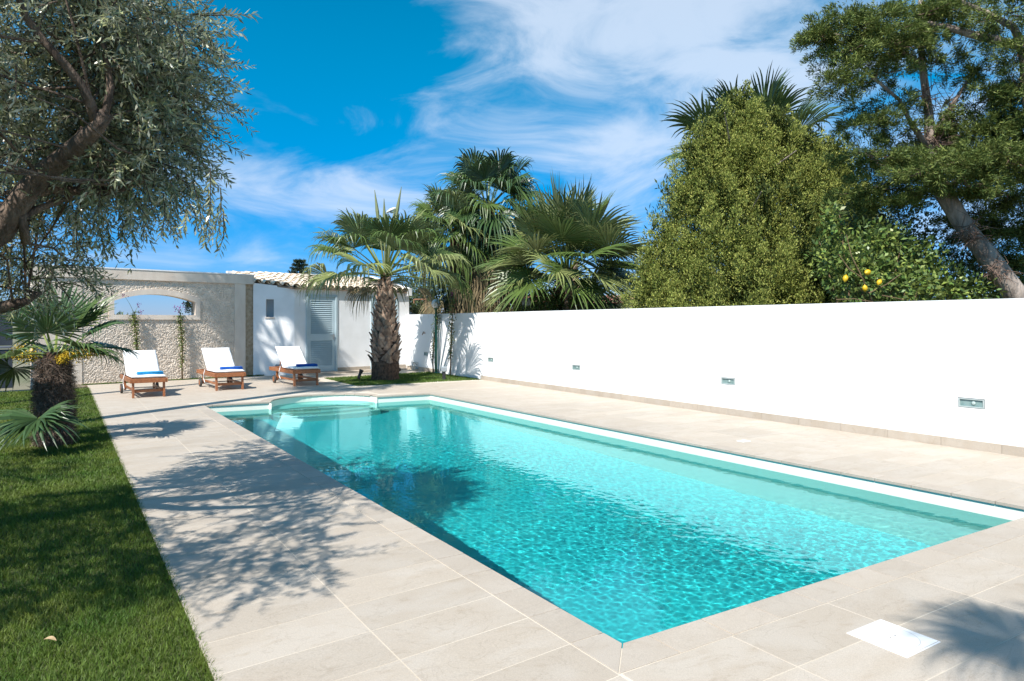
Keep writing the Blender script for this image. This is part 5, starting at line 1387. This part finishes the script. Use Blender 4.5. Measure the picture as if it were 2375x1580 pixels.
# lemon tree
def lemon_tree():
    c = at(1985, 744, 9.75); base = (c[0], c[1], 0)
    ell = [(at(1990, 640, 9.75), (.55, .40, .42)), (at(2080, 660, 9.8), (.50, .40, .32)), (at(1930, 600, 9.9), (.38, .35, .42)), (at(2150, 650, 10.0), (.45, .4, .35)), (at(1915, 510, 9.9), (.16, .2, .30)), (at(2020, 560, 10.0), (.5, .4, .35)), (at(2100, 590, 10.1), (.5, .4, .3)), (at(2220, 670, 10.0), (.4, .4, .25))]
    T = bush('lemon_tree', 'lemon tree with glossy leaves and ripe lemons just behind the wall', 'tree', base, ell, 5200, .085, .042, 'lemon_leaf', 82, up=.1, surf=.5)
    g = G(); b = np.array(base)
    for pts, rad in (([at(2010, 700, 9.5), at(1985, 640, 9.45), at(1960, 590, 9.45), at(1948, 540, 9.5)], .014), ([at(1985, 640, 9.45), at(1955, 620, 9.4), at(1930, 585, 9.4)], .010), ([at(2000, 675, 9.4), at(2040, 655, 9.35), at(2075, 630, 9.35)], .009), ([at(1925, 690, 9.4), at(1965, 688, 9.35), at(2010, 695, 9.35)], .009), ([at(2030, 680, 9.4), at(2080, 690, 9.35)], .009)):
        g.tube(pts, [rad * (1 - .25 * i) for i in range(len(pts))], 6)
    g.build('branch', M['vine_stem'], T, origin=b)
    pr_s = .82
    labs = ['leftmost of the four ripe lemons showing over the wall', 'topmost ripe lemon of the cluster', 'rightmost ripe lemon of the cluster', 'lowest ripe lemon of the four close to the wall top']
    for (x, y, s, a), lb in zip(((1946, 641, 1.0, .35), (1997, 627, 1.1, 1.3), (2024, 650, .95, .7), (1991, 664, .95, -.2)), labs):
        q = at(x, y, 9.28); pr = [(.002, -.062), (.008, -.056), (.030, -.042), (.046, -.018), (.048, .006), (.040, .03), (.022, .048), (.009, .055), (.006, .064), (.001, .066)]
        g = G(); g.lathe([(r_ * s * pr_s * .92, z_ * s * pr_s * 1.08) for r_, z_ in pr], (0, 0, 0), 16, Matrix.Rotation(a, 3, 'Y'))
        o = g.build('lemon', M['lemon'], smooth=True); o.location = q; props(o, lb, 'lemon', 'lemons on the lemon tree')


lemon_tree()
c = at(2080, 744, 11.0); bush('hedge_shrub', 'mixed dark shrub filling the gap below the leaning cypress trunk', 'shrub', (c[0], c[1], 0), [(at(2010, 600, 11), (.9, .5, .75)), (at(2120, 620, 11), (.9, .5, .6)), (at(2080, 520, 11.2), (.7, .5, .4)), (at(2230, 640, 11.2), (.9, .5, .45)), (at(2330, 660, 11.3), (.7, .5, .35)), (at(1980, 500, 11.2), (.5, .4, .4))], 9500, .065, .030, 'shrub', 83)
c = at(2330, 744, 10.6); bush('hedge_shrub', 'light leafy shrub low behind the wall at the right edge', 'shrub', (c[0], c[1], 0), [(at(2250, 675, 10.5), (.5, .3, .22)), (at(2340, 660, 10.6), (.4, .3, .3))], 2000, .06, .03, 'shrub_light', 84)
c = at(1255, 744, 17.0); bush('hedge_shrub', 'low light green shrub left of the broad palm trunk', 'shrub', (c[0], c[1], 0), [(at(1262, 702, 17), (.42, .35, .42)), (at(1340, 705, 16.8), (.35, .3, .36))], 3000, .06, .03, 'shrub_light', 85)
c = at(1395, 744, 17.2); bush('hedge_shrub', 'low green shrub right of the broad palm trunk', 'shrub', (c[0], c[1], 0), [(at(1390, 712, 17), (.5, .35, .3))], 1800, .06, .03, 'shrub', 86)
c = at(1170, 744, 18.2); bush('hedge_shrub', 'dry brownish hedge between the dark shrub and the white globe', 'shrub', (c[0], c[1], 0), [(at(1165, 725, 18.2), (.75, .4, .42)), (at(940, 705, 22.8), (.6, .4, .5))], 3600, .05, .025, 'shrub_brown', 87)
c = at(1215, 744, 16.9); bush('hedge_shrub', 'yellow green tuft under the white globe behind the wall', 'shrub', (c[0], c[1], 0), [(at(1215, 722, 16.9), (.34, .25, .2))], 900, .05, .03, 'vine_leaf', 88)
# far tree line seen through the arched opening
for i, (x, d, h) in enumerate(((262, 60, 1.0), (330, 70, .6), (370, 75, .55), (400, 66, .5), (300, 64, .7))):
    c = at(x, 744, d); bush('far_bush', ('far bush at the left corner of the arched opening', 'far bush left of the middle in the arched opening', 'far bush in the middle of the arched opening', 'far bush on the right seen through the arch', 'far low bush seen through the arch beside the left vine')[i], 'bush', (c[0], c[1], 0), [((c[0], c[1], h), (1.6, 1.2, 1.3))], 700, .35, .12, 'shrub', 90 + i, 'far bushes beyond the arch', stems=False)


# ------------------------------------------------------------------ lawn
def blades(X, Y, h, w, r, lean=.45, z0=0.0):
    n = len(X); P = np.stack([X, Y, np.full(n, z0)], 1); a = r.uniform(0, 6.283, n); S = np.stack([np.cos(a), np.sin(a), np.zeros(n)], 1); ln = r.normal(0, lean, (n, 2))
    h = h * r.uniform(.6, 1.25, n); D = np.concatenate([ln, np.ones((n, 1))], 1); D = unit(D)
    m = P + D * (h * .55)[:, None]; D2 = unit(D + np.concatenate([ln * .9, -np.full((n, 1), .15)], 1)); t = m + D2 * (h * .55)[:, None]
    W_ = (w * r.uniform(.7, 1.2, n) / 2)[:, None]
    V = np.stack([P - S * W_, P + S * W_, m + S * W_ * .8, m - S * W_ * .8, t], 1).reshape(-1, 3); i = np.arange(n)[:, None] * 5
    F = np.concatenate([i + np.array((0, 1, 2)), i + np.array((0, 2, 3)), i + np.array((3, 2, 4))], 1).reshape(-1, 3)
    return V, F


def lawn():
    g = G(); g.add([(-9, -3, -.02), (X_LAWN + .004, -3, -.02), (X_LAWN + .004, 17.55, -.02), (-9, 16.2, -.02)], [(0, 1, 2, 3)])
    g.build('lawn_bed', M['soil']); props(bpy.data.objects['lawn_bed'], 'lawn soil left of the deck', None, None, 'structure')
    r = np.random.default_rng(44); parts = []
    for (x0, x1, y0, y1, n, h, w) in ((-1.1, .505, 1.6, 4.2, 78000, .036, .0034), (-1.3, .505, 4.2, 7.0, 52000, .036, .0042), (-1.4, .505, 7.0, 11.0, 42000, .036, .006), (-1.8, .505, 11.0, 17.2, 34000, .034, .009), (-4.5, -1.1, 1.0, 16.5, 42000, .036, .011)):
        X = r.uniform(x0, x1, n); Y = r.uniform(y0, y1, n); parts.append(blades(X, Y, h, w, r, z0=-.02))
    # shaggy edge leaning over the tiles
    n = 6500; Y = r.uniform(1.6, 17.1, n); X = X_LAWN + r.normal(0, .008, n); V, F = blades(X, Y, .036, .004, r, lean=.5, z0=-.018); parts.append((V, F))
    v, f = merge(parts); o = link('lawn_grass', raw('lawn_grass', v, f, M['grass'])); props(o, 'short green lawn grass at the left of the deck', 'grass', None, 'stuff')
    # island lawn round the palm
    g = G(); g.add([(x, y, -.004) for x, y in ISLAND], [(0, 1, 2, 3)]); g.build('island_bed', M['soil']); props(bpy.data.objects['island_bed'], 'soil of the small lawn round the palm', None, None, 'structure')
    n = 36000; X = r.uniform(5.3, 8.75, n); Y = r.uniform(14.2, 17.5, n); k = np.array([in_poly(a, b, ISLAND) for a, b in zip(X, Y)]); v, f = blades(X[k], Y[k], .04, .011, r, z0=-.006)
    o = link('island_grass', raw('island_grass', v, f, M['grass_far'])); props(o, 'small patch of grass round the big palm', 'grass', None, 'stuff')
    # narrow green strip at the foot of the rough wall
    n = 5000; t = r.uniform(-3.9, .9, n); q = WA[None] + WB[None] * t[:, None] + WN[None] * (.08 + .05 * r.random(n))[:, None]; v, f = blades(q[:, 0], q[:, 1], .035, .010, r, z0=0)
    o = link('wall_grass_strip', raw('wall_grass_strip', v, f, M['grass_far'])); props(o, 'thin line of grass along the foot of the rough wall', 'grass', None, 'stuff')


lawn()


# ------------------------------------------------------------------ climbing plants
def vine(base, pts, label, seed, flowers, per=520, wr=.045, name='bougainvillea', lean=.0, leaf=.043):
    T = thing(name, base, label, 'climber', 'young climbers on the walls'); r = np.random.default_rng(seed); b = np.array(base, float); pts = [np.array(q, float) for q in pts]
    g = G(); n = len(pts); g.tube(pts, [.014 - .008 * i / n for i in range(n)], 7); g.tube([p_ + np.array((.012, -.01, 0)) for p_ in pts[:-1]], .007, 5); g.build('stem', M['vine_stem'], T, smooth=True, origin=b)
    arr = np.array(pts); s = np.linspace(0, 1, n); t = .12 + .88 * r.random(per) ** .72; C = np.stack([np.interp(t, s, arr[:, k]) for k in range(3)], 1) + r.normal(0, 1, (per, 3)) * np.array((wr, wr * .7, .04)) * (.5 + .6 * t)[:, None]
    v, f = leaves(C, rand_dirs(per, r), unit(r.normal(size=(per, 3)) + np.array((0, -.5, .7))), r.uniform(.7, 1.3, per) * leaf, r.uniform(.7, 1.3, per) * leaf * .7, bend=.1)
    link('foliage', raw('foliage', v - b, f, M['vine_leaf']), T)
    for (c, k, rad) in flowers:
        c = np.array(c, float); C = c + r.normal(0, rad, (k, 3)); v, f = leaves(C, rand_dirs(k, r), rand_dirs(k, r), np.full(k, .032), np.full(k, .028), fold=.3)
        fo = link('blossom', raw('blossom', v - b, f, M['bougain']), T); fo['kind'] = 'stuff'
        g = G(); a = pts[-1]; g.tube([a, (a + c) / 2 + np.array((.01, 0, .01)), c], [.005, .004, .002], 5); g.build('shoot', M['vine_leaf'], T, origin=b)
    return T


w1 = lambda t, z, o=.10: wpt(t, z, o)
vine(w1(-2.79, 0), [w1(-2.79, 0), w1(-2.80, .5), w1(-2.79, .9), w1(-2.82, 1.3), w1(-2.85, 1.62)], 'thin bougainvillea climbing below the left part of the arch', 101, [(w1(-3.05, 2.02), 12, .025), (w1(-2.75, 1.82), 16, .03), (w1(-2.71, 1.64), 14, .03)], per=520, wr=.042)
vine(w1(-1.79, 0), [w1(-1.79, 0), w1(-1.80, .4), w1(-1.79, .8), w1(-1.81, 1.2), w1(-1.84, 1.60)], 'thin bougainvillea climbing below the right part of the arch', 102, [(w1(-1.88, 1.72), 26, .045), (w1(-1.78, 1.76), 16, .04), (w1(-1.95, 1.76), 9, .02), (w1(-1.76, 1.30), 3, .02), (w1(-1.75, 1.48), 3, .02)], per=470, wr=.042)
pA = camw(-2.04, 17.95); a0 = rw(14.0) + np.array((-.12, 0)); a1 = rw(12.95) + np.array((-.12, 0))
vine((a0[0], a0[1], 0), [(a0[0], a0[1], 0), (a0[0] - .01, a0[1], .5), (a0[0] + .0, a0[1] - .06, 1.0), (a0[0] + .02, a0[1] - .22, 1.5), (a0[0] + .03, a0[1] - .34, 2.02)], 'leafy climber twining up the green lamp post by the wall', 103, [], per=560, wr=.06)
vine((a1[0], a1[1], 0), [(a1[0], a1[1], 0), (a1[0], a1[1] - .02, .5), (a1[0], a1[1] - .05, 1.0), (a1[0], a1[1] - .1, 1.6), (a1[0], a1[1] - .15, 2.0)], 'leafy climber on the white wall with one purple blossom above it', 104, [((a1[0], a1[1] - .16, 2.18), 26, .04), ((a1[0] + .1, a1[1] - .6, 2.42), 6, .03)], per=520, wr=.055)
# ivy in the right reveal of the arch
c = wpt(-1.53, 1.76, -.26); T = bush('ivy', 'grey green ivy hanging in the right side of the arched opening', 'climber', (c[0], c[1], 1.6), [((c[0], c[1], 1.76), (.07, .05, .14)), ((c[0] - .05, c[1], 1.86), (.08, .05, .06))], 420, .04, .022, 'shrub', 105, stems=False)


# ------------------------------------------------------------------ lamps and small things
def globe_lamp(x, y, h, rad, label):
    t = thing('globe_lamp', (x, y, 0), label, 'lamp', 'white globe garden lamps')
    g = G(); g.tube([(0, 0, -.02), (0, 0, h - .02)], .032, 12); g.lathe([(.06, -.01), (.06, .02), (.035, .05)], (0, 0, 0), 14); g.build('post', M['green_post'], t, smooth=True)
    g = G(); g.lathe([(.045, 0), (.06, .02), (.05, .05)], (0, 0, h - .03), 14); g.build('collar', M['green_post'], t)
    g = G(); g.lathe([(rad * math.sin(a) + .001, rad * (1 - math.cos(a))) for a in np.linspace(.25, math.pi - .01, 14)], (0, 0, h), 24); g.build('globe', M['globe'], t, smooth=True)


q = rw(13.85); globe_lamp(q[0] - .10, q[1], 1.79, .125, 'white globe lamp on green post in front of the white wall')
q = at(1211, 744, 18.1); globe_lamp(q[0], q[1], 1.80, .125, 'white globe lamp standing behind the white wall near the broad palm')


def bollard(x, y, label, h=.32):
    t = thing('bollard_lamp', (x, y, 0), label, 'lamp', 'low garden lamps')
    g = G(); g.lathe([(.05, -.01), (.05, .02), (.042, .03), (.042, h - .13)], (0, 0, 0), 14); g.build('stem', M['black'], t, smooth=False)
    g = G(); g.box((0, 0, h - .06), (.115, .115, .13), None, .02); g.build('head', M['lamp_grey'], t)


bollard(7.80, 14.80, 'short grey bollard lamp at the right of the palm lawn')
bollard(4.66, 17.95, 'short grey bollard lamp behind the lounger by the white house')


def spike_light(x, y, az, label, lying=False):
    t = thing('spike_spotlight', (x, y, .0), label, 'spotlight', 'black garden spotlights'); Mz = Matrix.Rotation(az, 3, 'Z')
    g = G(); g.tube([(0, 0, -.02), (0, 0, .10)], .012, 8); g.build('spike', M['black'], t)
    Mh = Mz @ Matrix.Rotation(R(70 if lying else 22), 3, 'Y')
    g = G(); g.lathe([(.022, -.10), (.034, -.06), (.036, .04), (.052, .10), (.052, .13), (.03, .125)], (0, 0, .16 if not lying else .06), 14, Mh); g.build('head', M['black'], t)
    g = G(); g.box((0, 0, .12 if not lying else .05), (.02, .085, .09), Mz, .003); g.build('bracket', M['black'], t)


spike_light(5.90, 15.45, -.3, 'black tilted spotlight on the grass left of the palm trunk')
q = rw(16.0); spike_light(7.75, 17.5, .4, 'black spotlight lying on the paving right of the palm trunk', True)


def street_lamp():
    q = at(889, 744, 25.0); t = thing('street_lamp', (q[0], q[1], 0), 'white street lamp rising behind the big palm crown', 'street lamp')
    g = G(); g.tube([(0, 0, -.05), (0, 0, 5.0), (.02, -.01, 5.35)], [.07, .05, .04], 10); g.build('pole', M['lamp_grey'], t, smooth=True)
    e = np.array((CA, -SA, 0)); Mh = Matrix.Rotation(-YAW, 3, 'Z') @ Matrix.Rotation(R(-22), 3, 'Y')
    g = G(); V = []
    prof = [(0, .04, .03), (.08, .09, .06), (.2, .13, .10), (.34, .12, .09), (.44, .06, .04)]
    K = 12; v = []
    for x, w, h in prof:
        for k in range(K):
            a = 2 * math.pi * k / K; v.append((x, w * math.cos(a), h * (math.sin(a) if math.sin(a) > 0 else .25 * math.sin(a))))
    f = [tuple(reversed(range(K)))] + [(i * K + k, i * K + (k + 1) % K, (i + 1) * K + (k + 1) % K, (i + 1) * K + k) for i in range(len(prof) - 1) for k in range(K)] + [tuple(range((len(prof) - 1) * K, len(prof) * K))]
    v = np.array(v) @ np.array(Mh).T + np.array((0, 0, 5.42)); g.add(v, f); g.build('lamp_head', M['lamp_white'], t, smooth=True)
    g = G(); g.lathe([(.10, -.05), (.11, .0), (.08, .02)], (e[0] * .24, e[1] * .24, 5.49), 14, Mh); g.build('lens', M['lamp_glass'], t)


street_lamp()


def norfolk(x, ytop, d, label, seed, hgt):
    q = at(x, 744, d); T = thing('norfolk_pine', (q[0], q[1], 0), label, 'tree', 'far layered pines'); r = random.Random(seed); g = G(); g.tube([(0, 0, 0), (0, 0, hgt)], [.16, .03], 8); g.build('trunk', M['dry_twig'], T)
    PP = []; DD = []; z = hgt * .25; rr = np.random.default_rng(seed)
    while z < hgt:
        L_ = (hgt - z) * .42 + .25; n = 7
        for k in range(n):
            a = 2 * math.pi * k / n + z; d_ = np.array((math.cos(a), math.sin(a), .12))
            for s in np.linspace(.15, 1, 16):
                p_ = d_ * L_ * s + np.array((0, 0, z + .18 * L_ * s * s))
                for m_ in range(5): PP.append(p_ + rr.normal(0, .02, 3)); DD.append(d_ * .7 + rr.normal(0, .6, 3) + np.array((0, 0, .5)))
        z += max(.28, L_ * .30)
    P = np.array(PP); v, f = leaves(P, np.array(DD), unit(rr.normal(size=P.shape)), np.full(len(P), .20), np.full(len(P), .05)); link('crown', raw('crown', v, f, M['araucaria']), T)


norfolk(690, 585, 46, 'small layered pine top showing above the roof left of the palm', 5, 5.6)
norfolk(977, 478, 42, 'layered pine top between the palm crowns', 6, 8.6)


def far_house():
    q = at(1330, 744, 30.0); t = thing('far_house', (q[0], q[1], 0), 'low beige house with red tiled roof far behind the broad palm', 'house'); Mz = Matrix.Rotation(-YAW + .1, 3, 'Z')
    g = G(); g.box((0, 0, 1.05), (4.4, 3, 2.3), Mz); g.build('wall', M['far_wall'], t)
    g = G(); 
    v = [(-2.5, -1.8, 2.22), (2.5, -1.8, 2.22), (2.5, 1.8, 2.22), (-2.5, 1.8, 2.22), (-2.5, 0, 2.62), (2.5, 0, 2.62)]
    v = np.array(v) @ np.array(Mz).T; g.add(v, [(0, 1, 5, 4), (2, 3, 4, 5), (0, 4, 3), (1, 2, 5), (3, 2, 1, 0)]); g.build('roof', M['far_roof'], t)
    g = G(); c = np.array((-.8, -1.51, 1.3)) @ np.array(Mz).T; g.box(c, (.7, .06, .9), Mz, .01); g.build('window', M['gate'], t)


far_house()
q = at(1470, 744, 16.5); t = thing('stone_heap', (q[0], q[1], 0), 'grey sloping stone slab just above the wall left of the conifer', 'stone')
g = G(); Mz = Matrix.Rotation(-YAW, 3, 'Z'); v = np.array([(-.75, -.3, 0), (.9, -.3, 0), (.9, .4, 0), (-.75, .4, 0), (-.7, -.3, 1.62), (.2, -.3, 1.92), (.8, -.25, 1.86), (.8, .4, 1.8), (.1, .4, 1.9), (-.7, .4, 1.6)]) @ np.array(Mz).T
g.add(v, [(0, 1, 6, 5, 4), (4, 5, 8, 9), (5, 6, 7, 8), (1, 2, 7, 6), (2, 3, 9, 8, 7), (3, 0, 4, 9)]); g.build('slab', M['grey_stone'], t)


def pipe_frame():
    q = at(965, 744, 20.6); t = thing('rusty_pipe', (q[0], q[1], 0), 'rusty bent pipe stand behind the wall beside the house', 'pipe'); e = np.array((CA, -SA, 0))
    g = G(); g.tube([e * .20 + np.array((0, 0, 0)), e * .20 + np.array((0, 0, 2.10))], .022, 8); g.tube([e * .20 + np.array((0, 0, 2.10)), e * -.16 + np.array((0, 0, 2.10))], .02, 8); g.tube([e * -.16 + np.array((0, 0, 2.11)), e * -.16 + np.array((0, 0, 1.98))], .02, 8)
    g.build('pipe', M['rust'], t)


pipe_frame()


def skimmer():
    c = np.array((3.045, 1.575)); w = .245; t = thing('skimmer_lid', (c[0], c[1], .0035), 'square white skimmer lid with a round cover in the near deck', 'lid', None, -.03)
    g = G(); g.box((0, 0, -.002), (w + .02, w + .02, .006), None, .002); g.build('plate', M['lid'], t)
    def ring(r0, r1, a0, a1, z, n=48):
        g = G(); v = []; 
        for k in range(n + 1):
            a = a0 + (a1 - a0) * k / n; v += [(r0 * math.cos(a), r0 * math.sin(a), z), (r1 * math.cos(a), r1 * math.sin(a), z)]
        g.add(v, [(2 * k, 2 * k + 1, 2 * k + 3, 2 * k + 2) for k in range(n)]); return g
    for q_ in ((0, (w + .02) / 2 - .006, w + .006, .0015), (0, -(w + .02) / 2 + .006, w + .006, .0015)):
        g = G(); g.box((q_[0], q_[1], .0012), (q_[2], .0018, .0012)); g.build('rim_line', M['lid_line'], t)
    ring(.103, .1045, 0, 2 * math.pi, .0016).build('cover_joint', M['lid_line'], t)
    for s in (-1, 1):
        g = G(); g.tube([(s * .018 - .004, 0, .0016), (s * .018 + .004, .002, .0018)], .0028, 6); g.build('finger_hole', M['lid_line'], t)


skimmer()
o = G(); o.box((0, 0, 0), (.13, .10, .006), None, .002); o = o.build('drain_plate', M['lid']); o.location = (6.66, 5.16, .003); o.rotation_euler = (0, 0, -.05); props(o, 'small white drain plate in the deck beside the white wall', 'plate')


def small_leaf(x, y, z, s, rz, label):
    V = []; F = []
    for i in range(7):
        t = i / 6; w = s * .22 * math.sin(math.pi * min(1, t * .95 + .03)) ** .8; zz = s * .12 * math.sin(t * 3) + (.05 * s)
        V += [((t - .5) * s, -w, zz + w * .5), ((t - .5) * s, 0, zz), ((t - .5) * s, w, zz + w * .5)]
    for i in range(6): F += [(i * 3, i * 3 + 3, i * 3 + 4, i * 3 + 1), (i * 3 + 1, i * 3 + 4, i * 3 + 5, i * 3 + 2)]
    o = link('fallen_leaf', raw('fallen_leaf', V, F, M['dead_leaf'], smooth=True)); o.location = (x, y, z); o.rotation_euler = (.1, .1, rz); props(o, label, 'leaf', 'fallen leaves')


q = at(115, 1487, 1.38 * FOC / (1487 * 2375 / 2357 - 750)); small_leaf(q[0], q[1], .022, .055, -YAW, 'curled tan leaf lying on the near lawn')
q = at(318, 1132, 1.38 * FOC / (1132 * 2375 / 2357 - 750)); small_leaf(q[0], q[1], .004, .035, .6, 'small fallen leaf at the lawn edge in the tree shade')


def hose():
    q = rw(15.3) + np.array((-.16, 0)); t = thing('garden_hose', (q[0], q[1], 0), 'coiled pale garden hose at the foot of the white wall', 'hose'); g = G(); pts = []
    for k in range(46):
        a = k * .42; r_ = .10 + .002 * (k % 7); pts.append((.05 * math.sin(k * .9) + .004 * k, r_ * math.cos(a) * .8, .14 + r_ * math.sin(a)))
    g.tube(pts, .010, 6); g.build('coil', M['hose'], t, smooth=True)
    q = rw(14.75); t = thing('garden_tap', (q[0] - .04, q[1], 1.08), 'small brass tap high on the white wall', 'tap'); g = G(); g.tube([(.03, 0, .02), (-.04, 0, .02), (-.06, 0, -.03)], .014, 8); g.box((-.02, 0, .05), (.05, .012, .02)); g.build('spout', M['rust'], t)


hose()
